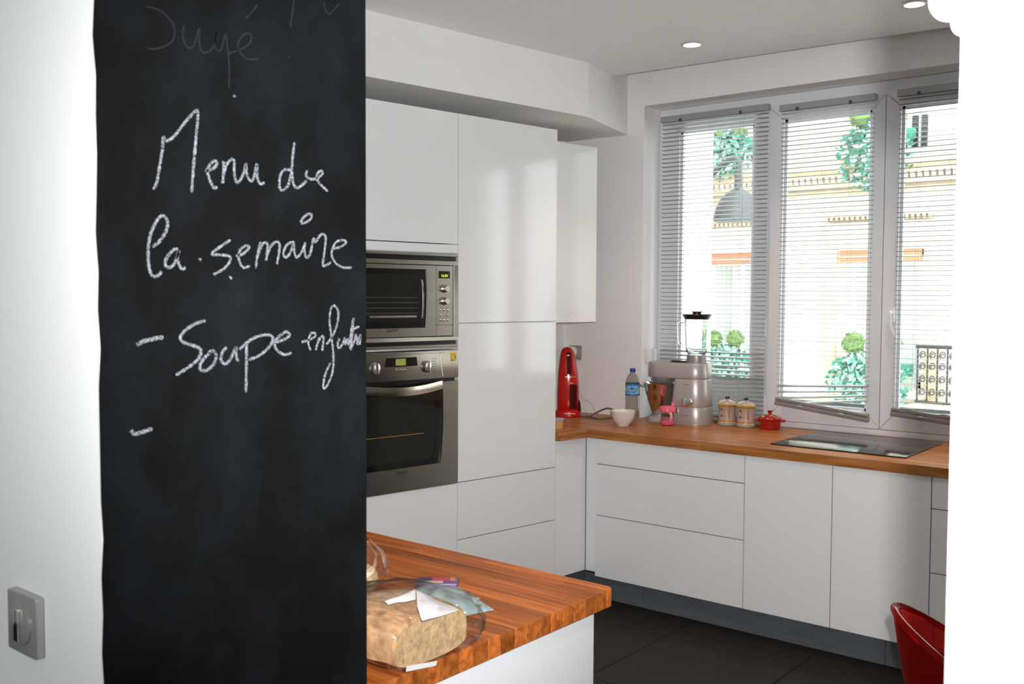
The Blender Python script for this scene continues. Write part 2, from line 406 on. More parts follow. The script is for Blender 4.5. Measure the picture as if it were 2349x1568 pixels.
# living-room ceiling is the slab.  Walls
wl = MB()
wl.box((-3.95, YW, 0), (-2.80, 4.95, 2.80))
wl.box((-2.80, YW, 2.54), (2.9, 4.95, 2.80))
wl.box((-2.80, 4.62, 0), (2.9, 4.95, .812)); wl.box((-2.80, 4.722, .812), (2.9, 4.95, .852))
wl.box((-.30, YW, .845), (2.9, 4.95, 2.54))
struct(wl.build('wall_window', 'wall'), 'white kitchen wall with the wide window')
# left wall, behind the tall cabinets, splayed nine degrees
def frame_o(n0=0, t0=0, z0=0):
    p = NV*n0+TV*t0; return (p.x, p.y, z0)
wlo = MB().box((-4.25, .6, 0), (-3.99, 4.2, 2.80)).build('wall_left', 'wall'); wlo.rotation_euler = (0, 0, AL); struct(wlo, 'white wall behind the tall cabinets')
struct(MB().box((-4.9, .6, 0), (-1.1302, 1.032, 2.80)).build('wall_partition', 'wall'), 'thick white partition wall left of the opening')
struct(MB().box((-.157, .6, 0), (2.9, 1.032, 2.80)).build('wall_jamb', 'wall'), 'near white wall edge at the right of the opening')
struct(MB().box((2.9, -3.6, 0), (3.1, 4.95, 2.80)).build('wall_right', 'wall'))
struct(MB().box((-5.1, -3.6, 0), (-4.9, 1.032, 2.80)).build('wall_far_left', 'wall'))
wb = MB().box((-5, -3.6, 0), (-1.6, -3.3, 2.8)).box((.4, -3.6, 0), (3, -3.3, 2.8)).box((-1.6, -3.6, 0), (.4, -3.3, .75)).box((-1.6, -3.6, 2.35), (.4, -3.3, 2.8))
struct(wb.build('wall_back', 'wall'), 'wall behind the photographer with an unseen opening added for ambient daylight')  # the opening is unseen, put in to let ambient daylight in
# boxed bulkhead above the tall cabinets (flush with their fronts, then splayed to the window wall)
p1 = NV*-3.36+TV*.9; p2 = NV*-3.362+TV*3.515; p3 = Vector((-2.905, YW, 0)); p4 = Vector((-3.5, YW, 0)); p5 = NV*-3.99+TV*.9
bk = MB().prism([(p.x, p.y) for p in (p1, p2, p3, p4, p5)], 2.397, 2.75)
struct(bk.build('trim_bulkhead', 'wall'), 'white boxed bulkhead above the tall cabinets')

# ================================================================== CHALKBOARD
XB = -1.13
brd = MB()
ys = [.5985+.0]; edge = []
nz = 60
for k in range(nz+1):
    z = .0+2.80*k/nz
    edge.append((.600+.0012*math.sin(k*2.7)+.0010*math.sin(k*5.1+1), z))
poly = edge + [(1.0318, 2.80), (1.0318, .0)]
board = MB().prism(poly, XB-.0002, XB+.0012, 'x').build('chalkboard', 'board')
tag(board, 'tall black chalkboard wall panel with a handwritten chalk menu', 'chalkboard')
def chalk(name, strokes, org, sc, w, m='chalk', off=.0018):
    mb = MB()
    for st in strokes:
        P = []
        for u, v in st:
            q = onp(VX, XB+off, org[0]+u/sc, org[1]+v/sc); P.append((q.y, q.z, 0))
        sm = smooth_path(P, 7); n = len(sm); L = []; Rr = []
        for i, p in enumerate(sm):
            d = sm[min(i+1, n-1)]-sm[max(i-1, 0)]
            if d.length < 1e-7: d = Vector((1, 0, 0))
            d.normalize(); nn = Vector((-d.y, d.x, 0))
            ww = w*(1+.16*math.sin(i*1.7)+random.uniform(-.12, .12))
            if i in (0, n-1): ww *= .55
            L.append(p+nn*ww); Rr.append(p-nn*ww)
        k = len(mb.v)
        vs = [(XB+off, a.x, a.y) for a in L]+[(XB+off, a.x, a.y) for a in Rr]
        vs += [(XB+off-.0006, a.x, a.y) for a in L]+[(XB+off-.0006, a.x, a.y) for a in Rr]
        fs = [(i, i+1, n+i+1, n+i) for i in range(n-1)]
        fs += [(i+1, i, 2*n+i, 2*n+i+1) for i in range(n-1)]+[(n+i, n+i+1, 3*n+i+1, 3*n+i) for i in range(n-1)]
        mb.add(vs, fs); off += .00003
    return mb.build(name, m, board)
A, SA = (200, 200), 3.409
B, SB = (200, 660), 3.559
w0 = .0017
chalk('chalk_word', [[(520,800),(545,740),(570,600),(590,480),(597,385)], [(590,440),(597,390),(615,418),(650,408),(700,360),(770,270),(850,185),(868,205),(860,300),(845,480),(830,650),(818,825)],
    [(922,655),(980,640),(1015,600),(1003,575),(972,592),(940,645),(950,695),(975,760),(998,790),(1015,775)],
    [(1068,575),(1066,660),(1060,755)], [(1064,700),(1090,610),(1125,565),(1150,580),(1150,660),(1165,735),(1190,735),(1225,670),(1242,600),(1250,680),(1275,730),(1300,715),(1328,600),(1330,690),(1345,745),(1370,755),(1387,742)]], A, SA, w0)
chalk('chalk_word', [[(1622,432),(1610,520),(1600,640),(1590,700),(1570,770),(1530,805),(1505,780),(1510,690),(1545,645),(1595,648)], [(1601,630),(1605,700),(1620,770),(1650,785),(1690,755),(1716,730)],
    [(1720,650),(1713,690),(1740,715),(1790,715),(1838,680),(1840,655),(1812,662),(1795,700),(1812,742),(1850,785),(1882,812)]], A, SA, w0)
chalk('chalk_word', [[(510,1245),(560,1210),(610,1140),(630,1070),(615,1020),(580,1005),(540,1050),(500,1140),(480,1240),(478,1340),(490,1430),(520,1480),(555,1470),(582,1442)],
    [(708,1260),(670,1275),(625,1330),(610,1385),(640,1410),(680,1380),(712,1300),(716,1275),(706,1330),(720,1390),(745,1420),(770,1408)]], A, SA, w0*1.05)
chalk('chalk_word', [[(1122,1193),(1050,1240),(975,1302),(1040,1310),(1108,1318),(1120,1350),(1080,1410),(988,1466)],
    [(1163,1320),(1220,1300),(1267,1255),(1250,1237),(1205,1260),(1185,1310),(1190,1360),(1225,1410),(1272,1395)],
    [(1357,1208),(1335,1300),(1318,1415)], [(1328,1335),(1370,1230),(1408,1218),(1410,1280),(1400,1355)], [(1403,1325),(1440,1240),(1480,1207),(1505,1225),(1500,1300),(1485,1382)],
    [(1622,1208),(1570,1225),(1535,1290),(1550,1330),(1585,1300),(1615,1225),(1620,1280),(1640,1330),(1680,1285),(1705,1215)],
    [(1706,1212),(1700,1270),(1716,1332),(1745,1300),(1770,1185),(1787,1210),(1820,1160),(1850,1150),(1866,1180),(1857,1280),(1845,1390),(1880,1385),(1908,1368)],
    [(1928,1262),(1985,1245),(2026,1215),(2005,1195),(1955,1207),(1920,1260),(1915,1320),(1950,1380),(2010,1410),(2068,1408)],
    [(1668,1060),(1690,1020),(1730,990),(1757,1000),(1742,1035),(1700,1060),(1672,1062)]], A, SA, w0*.95)
chalk('chalk_dash', [[(405,465),(460,437),(540,415),(622,402)], [(450,420),(470,432),(540,418)]], B, SB, w0*1.35)
chalk('chalk_word', [[(966,268),(890,290),(810,340),(762,400),(780,440),(850,465),(912,490),(930,530),(890,600),(800,665),(725,712)],
    [(1005,528),(950,580),(920,640),(940,675),(990,665),(1040,610),(1055,550),(1025,512),(988,535)],
    [(1138,485),(1102,530),(1095,590),(1125,620),(1165,590),(1205,505),(1216,488),(1216,550),(1237,602)],
    [(1243,502),(1290,460),(1360,410),(1440,385),(1505,390),(1515,430),(1480,490),(1400,555),(1318,586)], [(1303,448),(1301,600),(1297,852)],
    [(1543,442),(1600,425),(1652,388),(1632,357),(1580,385),(1540,430),(1535,480),(1570,525),(1620,545),(1667,528)]], B, SB, w0*1.1)
chalk('chalk_word', [[(1752,442),(1810,425),(1862,395),(1860,370),(1830,370),(1810,420),(1810,470),(1825,508)],
    [(1897,402),(1880,460),(1866,507)], [(1878,455),(1915,395),(1931,410),(1926,460),(1920,512)],
    [(1955,462),(2010,380),(2045,280),(2050,190),(2020,145),(1990,170),(1980,270),(1995,400),(2010,540),(2005,680),(1970,780),(1935,822),(1930,780),(1950,690),(1987,612)],
    [(2062,412),(2045,460),(2060,490),(2090,450),(2106,408),(2110,462),(2131,420),(2141,470),(2160,330),(2176,250),(2162,420),(2150,502),(2180,440),(2196,380),(2210,462),(2231,383),(2226,467)], [(2128,462),(2150,420),(2165,300)], [(2148,347),(2226,313)]], B, SB, w0*.9)
chalk('chalk_dash', [[(358,1163),(385,1190),(440,1180),(532,1148)]], B, SB, w0*1.35)
Cc = (200, 0)
for _i, _st in enumerate([[(480,50),(600,90),(690,180),(715,270),(680,350),(560,400),(490,390)], [(790,210),(780,300),(820,385),(870,370),(912,225)], [(915,230),(918,380),(960,430),(1030,380),(1057,240),(1042,380),(1090,410),(1130,280),(1150,430),(1160,560),(1158,720)],
    [(1150,440),(1310,370),(1342,285),(1280,282),(1230,380),(1300,480),(1392,478)], [(1390,40),(1340,105),(1290,150)], [(1690,0),(1672,120),(1660,225)], [(1930,20),(1970,115),(2060,30)], [(1640,470),(1655,455)]]): chalk('wiped_stroke', [_st], Cc, SB, .0010, 'chalkfaint', .0014+_i*.00004)
for (u, v) in ((1148, 68), (880, 1345), (1120, 1488)):
    chalk('chalk_speck', [[(u-8, v-8), (u+2, v), (u+10, v+9)]], A, SA, .0014, 'chalk', .0015)

# light switch on the partition wall
sw = empty('light_switch', (onp(VY, .6, 70, 1425)[0], .6, onp(VY, .6, 70, 1425)[2]))
tag(sw, 'square metal light switch plate with round toggle on the partition wall', 'light switch')
MB().prism(rrect(-.041, -.041, .041, .041, .004, 3), -.012, -.0005, 'y').build('plate', 'switch', sw, bevel=.0015)
MB().lathe([(.0285, .012), (.0285, .0145), (.025, .016)], 40, axis='y').build('rotor', 'switch', sw, smooth=True)
MB().box((-.0050, -.0215, -.022), (.0050, -.012, .022)).build('toggle', 'chrome', sw, bevel=.002)

# white fitting on the near jamb, top right corner of the picture
fx = empty('jamb_fitting', (-.145, .6, 1.68)); tag(fx, 'blown-out white rounded fitting high on the near wall edge', 'wall fitting')
MB().prism(rrect(-.0165, -.0185, .05, .06, .006, 6), -.006, -.001, 'y').build('body', 'pvc', fx, bevel=.0015)
MB().prism(rrect(-.0295, -.009, .04, .08, .012, 6), -.004, -.001, 'y').build('cap', 'pvc', fx, bevel=.001)

# ================================================================== TALL CABINETS (frame: x = out of the front, y = along the run)
NF = -3.36
def tl(n, t, z=0): p = NV*n+TV*t; return (p.x, p.y, z)
G = .0018
def front(name, t0, t1, z0, z1, parent, o, th=.019, m='gloss', bev=.0012):
    # o = (n,t,z) origin of the parent
    return MB().box((NF-th-o[0], t0+G-o[1], z0+G-o[2]), (NF-o[0], t1-G-o[1], z1-G-o[2])).build(name, m, parent, bevel=bev, bseg=1)
def carcass(t0, t1, z0, z1, parent, o, shelves=(), depth=.59, nf=NF):
    a, b = nf-.021, nf-depth; w = .016; mb = MB()
    P = lambda n, t, z: (n-o[0], t-o[1], z-o[2])
    mb.box(P(b, t0+.001, z0), P(a, t0+w, z1)).box(P(b, t1-w, z0), P(a, t1-.001, z1)).box(P(b, t0+w, z0), P(a, t1-w, z0+w)).box(P(b, t0+w, z1-w), P(a, t1-w, z1)).box(P(b, t0+w, z0+w), P(b+.006, t1-w, z1-w))
    for s in shelves: mb.box(P(b+.006, t0+w, s-w/2), P(a, t1-w, s+w/2))
    return mb.build('carcass', 'carcass', parent)
TA0, TA1, TB1 = 2.092, 2.697, 3.306
ZT = 2.311
oA = (NF, (TA0+TA1)/2, 0)
cabA = empty('oven_tower', tl(*oA), AL); tag(cabA, 'white glossy tall cabinet that holds the microwave and the oven', 'cabinet')
carcass(TA0, TA1, .12, ZT, cabA, oA, (.686, 1.2895, 1.702))
front('door', TA0, TA1, 1.739, ZT, cabA, oA); front('filler_strip', TA0, TA1, 1.699, 1.739, cabA, oA); front('drawer_front', TA0, TA1, .12, .686, cabA, oA)
oB = (NF, (TA1+TB1)/2, 0)
cabB = empty('tall_cabinet', tl(*oB), AL); tag(cabB, 'white glossy tall cabinet with two doors over two drawers, beside the ovens', 'cabinet')
carcass(TA1, TB1, .12, ZT, cabB, oB, (1.394,))
front('door', TA1, TB1, 1.394, ZT, cabB, oB); front('door', TA1, TB1, .686, 1.394, cabB, oB)
front('drawer_front', TA1, TB1, .428, .686, cabB, oB); front('drawer_front', TA1, TB1, .12, .428, cabB, oB)
# wall cabinet in the corner
NW = -3.622
oW = (NW, 3.60, 1.378)
cabW = empty('wall_cabinet', tl(*oW), AL); tag(cabW, 'white glossy wall cabinet above the red vacuum in the corner', 'cabinet')
MB().box((-.34, -.288, 0), (-.021, .258, .934)).build('carcass', 'carcass', cabW)
MB().box((-.019, -.288, 0), (0, .262, .934)).build('door', 'gloss', cabW, bevel=.0015, bseg=1)

# ---- microwave
oM = (NF, (TA0+TA1)/2, 1.2915)
mw = empty('microwave', tl(*oM), AL); tag(mw, 'built-in steel microwave with side controls above the oven', 'microwave')
def T(px, py): t, z = tall(px, py); return t-oM[1], z-oM[2]
mt0, mt1, mz1 = TA0+.004-oM[1], TA1-.004-oM[1], .405
# trim frame with opening
fz0, fz1 = .028, .374
fr_ = MB()
fr_.box((-.015, mt0, .0), (.008, mt1, .012)).box((-.015, mt0, mz1-.012), (.008, mt1, mz1))
fr_.box((-.015, mt0, fz0), (.008, mt1, fz0+.018)).box((-.015, mt0, fz1-.018), (.008, mt1, fz1))
fr_.box((-.015, mt1-.026, fz0+.018), (.008, mt1, fz1-.018)).box((-.015, mt0, fz0+.018), (.008, mt0+.026, fz1-.018))
fr_.build('trim_frame', 'steel', mw, bevel=.0015, bseg=1)
for z0, z1 in ((.012, .028), (.374, .393)):
    v = MB().box((-.02, mt0+.003, z0), (-.006, mt1-.003, z1)).build('vent', 'blackpl', mw)
    for k in range(2): MB().box((-.005, mt0+.012, z0+.004+k*.008), (.002, mt1-.012, z0+.0065+k*.008)).build('louvre', 'blackpl', v)
MB().box((-.40, mt0+.03, fz0+.02), (-.398, mt1-.03, fz1-.02)).box((-.40, mt0+.03, fz0+.02), (-.02, mt1-.16, fz0+.022)).build('cavity', 'cavity', mw)
MB().box((-.018, mt0+.026, fz0+.018), (-.014, mt1-.026, fz1-.018)).build('seal', 'blackpl', mw)
fa0, fa1 = mt0+.030, mt1-.030; fb0, fb1 = fz0+.022, fz1-.022
tc = T(999, 690)[0]
# door: steel surround of four bars around the glass
g0, g1, gz0, gz1 = fa0+.055, T(976, 690)[0], T(940, 752)[1]-.0, T(940, 616.5)[1]
door = MB().box((-.012, fa0, fb0), (.006, tc-.001, gz0)).box((-.012, fa0, gz1), (.006, tc-.001, fb1)).box((-.012, fa0, gz0), (.006, g0, gz1)).build('door', 'steel', mw)
crv = [(g1+.006*math.sin(PI*k/10), gz0+(gz1-gz0)*k/10) for k in range(11)]
MB().prism(crv+[(tc-.001, gz1), (tc-.001, gz0)], -.012, .006, 'x').build('door_stile', 'steel', door)
MB().prism(crv+[(g0, gz1), (g0, gz0)], -.012, .003, 'x').build('door_glass', 'blackglass', door)
MB().box((.0032, g0+.02, gz0+.030), (.0036, g1-.036, gz1-.022)).build('view_window', 'ovenview', door)
hp = T(963, 642); hq = T(963, 732)
MB().tube(smooth_path([(.003, hp[0], hp[1]), (.016, hp[0], hp[1]-.01), (.021, hp[0]+.001, (hp[1]+hq[1])/2), (.016, hp[0], hq[1]+.01), (.003, hp[0], hq[1])], 8), .0045, 10).build('handle', 'chrome', door, smooth=True)
for k in range(4): 
    zz = gz0+.062+k*.022; MB().box((.0038, g0+.03, zz), (.0042, g1-.04, zz+.0016)).build('rack_wire', 'greyprint', door)
MB().box((.0038, g0+.05, gz0+.045), (.0044, g1-.05, gz0+.053)).build('turntable_edge', 'steelbar', door)
zl = T(1018, 745)[1]
pnl = MB().prism(rrect(tc+.0005, zl+.001, fa1, fb1, .004, 3), -.012, .006, 'x').prism(rrect(tc+.0005, fb0, fa1, zl-.0005, .004, 3), -.012, .006, 'x').build('control_panel', 'steel', mw)
d0, d1 = T(1004, 638), T(1030, 622)
MB().box((.0062, d0[0], d0[1]), (.0072, d1[0], d1[1])).build('display', 'blackglass', pnl)
text('clock_digits', '16:04', .017, 'digit', pnl, (.0075, (d0[0]+d1[0])/2, d0[1]+.011), (PI/2, 0, PI/2))
for y in (662, 690):
    p = T(1018, y); MB().lathe([(.0175, .006), (.0175, .010), (.015, .012), (.014, .026), (.012, .028)], 28, (0, p[0], p[1]), 'x').build('knob', 'steelbar', pnl, smooth=True)
for i, x in enumerate((1009, 1017, 1025)):
    for j, y in enumerate((710, 721.5, 733)):
        if i == 1 and j == 1: continue
        p = T(x, y); MB().lathe([(.0062, .006), (.0062, .009), (.004, .011)], 16, (0, p[0], p[1]), 'x').build('button', 'steelbar', pnl, smooth=True)
p = T(897, 757); text('brand_lettering', 'Sauter', .024, 'print', door, (.0063, p[0], p[1]), (PI/2, 0, PI/2), .35)

# ---- oven
oO = (NF, (TA0+TA1)/2, .689)
ov = empty('oven', tl(*oO), AL); tag(ov, 'built-in steel oven with dark glass door and two knobs below the microwave', 'oven')
def T2(px, py): t, z = tall(px, py); return t-oO[1], z-oO[2]
zc0 = T2(1048, 864)[1]; zc1 = .589
cp = MB().box((-.02, mt0, zc0), (.010, mt1, zc1)).build('control_panel', 'steel', ov, bevel=.003, bseg=2)
MB().box((-.40, mt0+.02, .02), (-.021, mt1-.02, zc1-.01)).build('body', 'cavity', ov)
zd1 = T2(1048, 872)[1]
MB().box((-.02, mt0+.01, zd1-.01), (-.008, mt1-.008, zc0+.002)).build('vent_slot', 'blackpl', ov)
a, b_ = T2(880, 842), T2(953, 818)
MB().prism([(a[0]-.003, a[1]), (b_[0]+.003, a[1]), (b_[0]-.002, b_[1]), (a[0]+.006, b_[1])], .010, .0115, 'x').build('display', 'blackglass', cp)
a, b_ = T2(904, 838), T2(927, 822)
MB().box((.0115, a[0], a[1]), (.0122, b_[0], b_[1])).build('lcd', 'lcd', cp)
for px in (908, 917.5, 927):
    p = T2(px, 847); MB().lathe([(.0078, .010), (.0078, .013), (.005, .016)], 18, (0, p[0], p[1]), 'x').build('button', 'steelbar', cp, smooth=True)
for px, py in ((857, 845), (975, 840)):
    p = T2(px, py); kn = MB().lathe([(.026, .010), (.026, .013), (.022, .015)], 32, (0, p[0], p[1]), 'x').build('knob', 'steelbar', cp, smooth=True)
    MB().prism(rrect(-.006+p[0], -.024+p[1], .006+p[0], .024+p[1], .005, 4), .014, .034, 'x').build('grip', 'chrome', kn, bevel=.003)
p, q, r_ = T2(836, 816), T2(1005, 810.5), T2(1012, 862)
MB().tube(smooth_path([(.0102, p[0]-.1, p[1]), (.0102, q[0]-.006, p[1]), (.0102, q[0], p[1]-.006), (.0102, r_[0], r_[1])], 5), .0011, 6).build('inset_line', 'chrome', cp)
for k in range(6):
    p = T2(988, 822+k*6); MB().box((.0101, p[0]-.002, p[1]-.0012), (.0104, p[0]+.026-.004*(k % 2), p[1]+.0012)).build('dial_mark', 'greyprint', cp)
a, b_ = T2(1031, 828), T2(1043, 808)
st = MB().box((.0102, a[0], a[1]), (.0108, b_[0], b_[1])).build('energy_sticker', 'yel', cp)
MB().box((.0109, a[0]+.002, a[1]+.001), (.0112, a[0]+.014, a[1]+.009)).box((.0109, b_[0]-.008, a[1]+.010), (.0112, b_[0]-.001, b_[1]-.012)).build('sticker_print', 'grn', st)
# oven door: steel frame with curved glass opening
gt0 = mt0+.075; gr = [T2(1013, 884), T2(1014.5, 930), T2(1013.5, 985), T2(1011, 1030), T2(1007, 1061)]
gz0 = T2(1007, 1061)[1]; gzt = zd1
od = MB().box((-.018, mt0, 0), (.008, mt1, gz0)).box((-.018, mt0, gz0), (.008, gt0, gzt)).build('door', 'steel', ov)
rc = smooth_path([(x, z, 0) for x, z in gr], 4); rc = [(v.x, v.y) for v in rc][::-1]; rc[0] = (rc[0][0], gz0); rc.append((rc[-1][0]-.0005, gzt))
MB().prism(rc+[(mt1, gzt), (mt1, gz0)], -.018, .008, 'x').build('door_stile', 'steel', od)
MB().prism(rc+[(gt0, gzt), (gt0, gz0)], -.018, .001, 'x').build('door_glass', 'blackglass', od)
rin = [(x-.042, gz0+.026+(z-gz0)*.80) for x, z in rc]
MB().prism(rin+[(gt0+.03, rin[-1][1]), (gt0+.03, gz0+.026)], .0012, .0016, 'x').build('view_window', 'ovenview', od)
p0, p1_ = T2(878, 1003), T2(972, 992)
MB().box((.0017, p0[0]-.2, p0[1]-.001), (.0021, p1_[0], p0[1]+.001)).build('rack_wire', 'tanband', od)
hz = T2(920, 893)[1]
hx0, hx1 = mt0+.075, T2(1011, 886)[0]
rg = []
for k in range(17):
    s_ = k/16; y = hx0+(hx1-hx0)*s_; bow = .030*math.sin(PI*s_)+.012; dz = -.016*math.sin(PI*s_)+.010; hh = .0195
    rg.append([(bow-.010, y, hz+dz-hh), (bow, y, hz+dz-hh*.92), (bow+.003, y, hz+dz), (bow, y, hz+dz+hh*.92), (bow-.010, y, hz+dz+hh)])
MB().loft(rg).build('handle', 'steelbar', od, smooth=True)
p = T2(918, 1082); text('brand_lettering', 'Sauter', .024, 'print', od, (.0083, p[0], p[1]), (PI/2, 0, PI/2), .35)

# ================================================================== BASE CABINETS UNDER THE WINDOW
YF = 4.005
ZB0, ZB1 = .12, .8135
def bfront(name, x0, x1, z0, z1, parent, org):
    return MB().box((x0+G-org[0], YF-org[1], z0+G), (x1-G-org[0], YF+.019-org[1], z1-G)).build(name, 'gloss', parent, bevel=.0012, bseg=1)
def bcarc(x0, x1, parent, org):
    w = .016; mb = MB(); a, b = YF+.021-org[1], YF+.56-org[1]; x0 -= org[0]; x1 -= org[0]
    mb.box((x0+.001, a, ZB0), (x0+w, b, ZB1)).box((x1-w, a, ZB0), (x1-.001, b, ZB1)).box((x0+w, a, ZB0), (x1-w, b, ZB0+w)).box((x0+w, a, ZB1-w), (x1-w, a+.08, ZB1)).box((x0+w, b-.006, ZB0+w), (x1-w, b, ZB1))
    mb.build('carcass', 'carcass', parent)
for (x0, x1, kind, lab) in ((-2.713, -1.914, 'd', 'white three-drawer base cabinet between the corner and the hob cabinet'), (-1.914, -1.119, 'h', 'white two-door base cabinet directly below the hob'), (-1.119, -.32, 'd', 'white drawer base cabinet at the far right, beside the near wall edge')):
    org = ((x0+x1)/2, YF, 0)
    c = empty('drawer_cabinet' if kind == 'd' else 'hob_cabinet', org); tag(c, lab, 'cabinet')
    bcarc(x0, x1, c, org)
    if kind == 'd':
        for z0, z1 in ((.686, ZB1), (.430, .686), (ZB0, .430)): bfront('drawer_front', x0, x1, z0, z1, c, org)
    else:
        xm = (x0+x1)/2; bfront('door', x0, xm, ZB0, ZB1, c, org); bfront('door', xm, x1, ZB0, ZB1, c, org)
# corner fillers
cf = empty('corner_filler', (-2.776, 4.01, 0)); tag(cf, 'plain white corner panel between tall cabinet and drawers', 'panel')
MB().box((.001, .005, .14), (.061, .022, ZB1)).build('filler_panel', 'satin', cf)
q0 = NV*-3.362+TV*(TB1+.002); q1 = Vector((-2.777, 4.012, 0)); q2 = NV*-3.382+TV*(TB1+.002); q3 = Vector((-2.80, 4.012, 0))
MB().prism([(p.x+2.776, p.y-4.01) for p in (q0, q1, q3, q2)], .14, ZB1).build('side_panel', 'satin', cf)
# plinths
pl = struct(MB().box((-2.81, 4.075, 0), (2.8, 4.085, .12)).build('baseboard_window', 'plinth'), 'dark grey plinth under the base cabinets')
xs = [-2.81, -2.462, -1.30, -.1, 1.2]
for i in range(4):
    MB().box((xs[i]+.0008, 4.055, 0), (xs[i+1]-.0008, 4.0745, .118)).build('plinth_board', 'plinth', pl, bevel=.001, bseg=1)
bl = MB().box((NF-.07, .9, 0), (NF-.055, 3.63, .117)).build('baseboard_left', 'plinth'); bl.rotation_euler = (0, 0, AL); struct(bl, 'dark grey plinth under the tall cabinets')

# ---- worktop: staves
ZW0, ZW1 = .815, .855
wt = empty('worktop', (-1.0, 4.28, ZW0)); tag(wt, 'long oiled wood worktop under the window with a corner return', 'worktop')
def stave(poly, m, ox, oy, parent, z0=0, z1=.04, bev=.0006):
    return MB().prism([(x-ox, y-oy) for x, y in poly], z0, z1).build('stave', m, parent, bevel=bev, bseg=1)
y = 3.988; k = 0
an, bn = NV.x, NV.y
while y < 4.715:
    y1 = min(y+.0415, 4.715)
    if 4.565 < y1 and y < 4.569: y1 = 4.569
    xl = -4.2 if y < 4.569 else -2.797
    poly = [(xl, y), (2.85, y), (2.85, y1), (xl, y1)]
    poly = clip(poly, -an, -bn, 3.985)          # keep n >= -3.985
    if y >= 4.5689: poly = [(xl, y), (-.305, y), (-.305, y1), (xl, y1)]
    stave(poly, 'woodC', -1.0, 4.28, wt); y = y1
nn_ = -3.34
for k in range(13):
    n1 = nn_-.0415*k; n0 = max(n1-.0415, -3.93)
    P = [NV*n0+TV*(TB1+.004), NV*n1+TV*(TB1+.004), NV*n1+TV*4.0, NV*n0+TV*4.0]
    poly = clip([(p.x, p.y) for p in P], 0, 1, 3.988)
    if k == 0: poly = clip(poly, NV.x-.9*TV.x, NV.y-.9*TV.y, (NV*(nn_)+TV*(TB1+.014)).x*(NV.x-.9*TV.x)+(NV*(nn_)+TV*(TB1+.014)).y*(NV.y-.9*TV.y))
    stave(poly, 'woodT', -1.0, 4.28, wt)
# hob
hb = empty('ceramic_hob', (-1.552, 4.385, ZW1)); tag(hb, 'flat black glass hob set on the wooden worktop', 'hob')
MB().prism(rrect(-.295, -.265, .295, .265, .004, 3), .0003, .0055).build('glass_top', 'hob', hb, bevel=.0015)
for cx_, cy_, r in ((-.15, -.11, .09), (-.15, .12, .072), (.13, -.11, .072), (.13, .12, .09)):
    ring = MB()
    for rr in (r,):
        n = 48; vs = []
        for i in range(n): a = 2*PI*i/n; vs += [(cx_+rr*math.cos(a), cy_+rr*math.sin(a), .0057), (cx_+(rr-.0012)*math.cos(a), cy_+(rr-.0012)*math.sin(a), .0057)]
        ring.add(vs, [(2*i, 2*i+1, (2*i+3) % (2*n), (2*i+2) % (2*n)) for i in range(n)])
    ring.build('zone_ring', 'greyprint', hb)

# ================================================================== ISLAND
isl = empty('kitchen_island', (-1.75, 1.44, 0)); tag(isl, 'white island base standing against the chalkboard wall under its wooden top', 'island')
MB().box((-.62, -.405, .10), (.541, .345, .8145)).build('body', 'satin', isl, bevel=.002)
MB().box((-.58, -.405, 0), (.50, .30, .10)).build('plinth', 'plinth', isl)
it = empty('island_worktop', (-1.75, 1.44, ZW0)); tag(it, 'thick oiled wood island top carrying the bagged bread', 'worktop')
y = 1.034; k = 0
while y < 1.845:
    y1 = min(y+.041+.004*math.sin(k*3.3), 1.845); 
    if 1.845-y1 < .012: y1 = 1.845
    if y1 == 1.845: poly = [(-2.42, y), (-1.195, y), (-1.195, y1-.012), (-1.207, y1), (-2.42, y1)]
    else: poly = [(-2.42, y), (-1.195, y), (-1.195, y1), (-2.42, y1)]
    stave(poly, 'woodI', -1.75, 1.44, it, 0, .04, .0007); y = y1; k += 1

# ================================================================== WINDOW
YG = 4.72
ofr = empty('trim_window_frame', (-1.55, YG, .855)); struct(ofr, 'white fixed window frame')
def wbox(x0, x1, z0, z1, y0=YG, y1=YG+.065): return ((x0+1.55, y0-YG, z0-.855), (x1+1.55, y1-YG, z1-.855))
MB().box(*wbox(-2.797, -.305, 2.474, 2.538, YG+.012)).build('head', 'pvc', ofr)
MB().box(*wbox(-2.797, -.305, .857, .886, YG-.004)).build('sill_rail', 'pvc', ofr, bevel=.003)
MB().box(*wbox(-2.797, -2.757, .886, 2.474, YG+.012)).build('left_post', 'pvc', ofr)
MB().box(*wbox(-2.185, -2.146, .886, 2.474, YG+.006)).build('mullion', 'pvc', ofr)
MB().box(*wbox(-.99, -.95, .886, 2.474, YG+.006)).build('mullion', 'pvc', ofr)
def sash(name, x0, x1, z0, z1, sl, sr, st_, sb, label, y0=YG, th=.06):
    e = empty(name, ((x0+x1)/2, y0, z0)); struct(e, label)
    xm = (x0+x1)/2; g = .0009
    L, R_, T_, B_ = x0-xm, x1-xm, z1-z0, 0
    li, ri, ti, bi = L+sl, R_-sr, T_-st_, B_+sb
    def piece(nm, poly): MB().prism(poly, 0, th, 'y').build(nm, 'pvc', e, bevel=.002, bseg=1)
    piece('stile', [(L, B_+g), (li-g, bi+g), (li-g, ti-g), (L, T_-g)])
    piece('stile', [(R_, B_+g), (R_, T_-g), (ri+g, ti-g), (ri+g, bi+g)])
    piece('rail', [(L+g, B_), (R_-g, B_), (ri-g, bi), (li+g, bi)])
    piece('rail', [(L+g, T_), (li+g, ti), (ri-g, ti), (R_-g, T_)])
    MB().box((li-.01, th*.5, bi-.01), (ri+.01, th*.5+.006, ti+.01)).build('pane', 'pane', e)
    # glazing bead
    MB().box((li, th*.3, bi), (li+.012, th*.5, ti)).box((ri-.012, th*.3, bi), (ri, th*.5, ti)).box((li, th*.3, bi), (ri, th*.5, bi+.012)).box((li, th*.3, ti-.012), (ri, th*.5, ti)).build('glazing_bead', 'pvc', e)
    return e
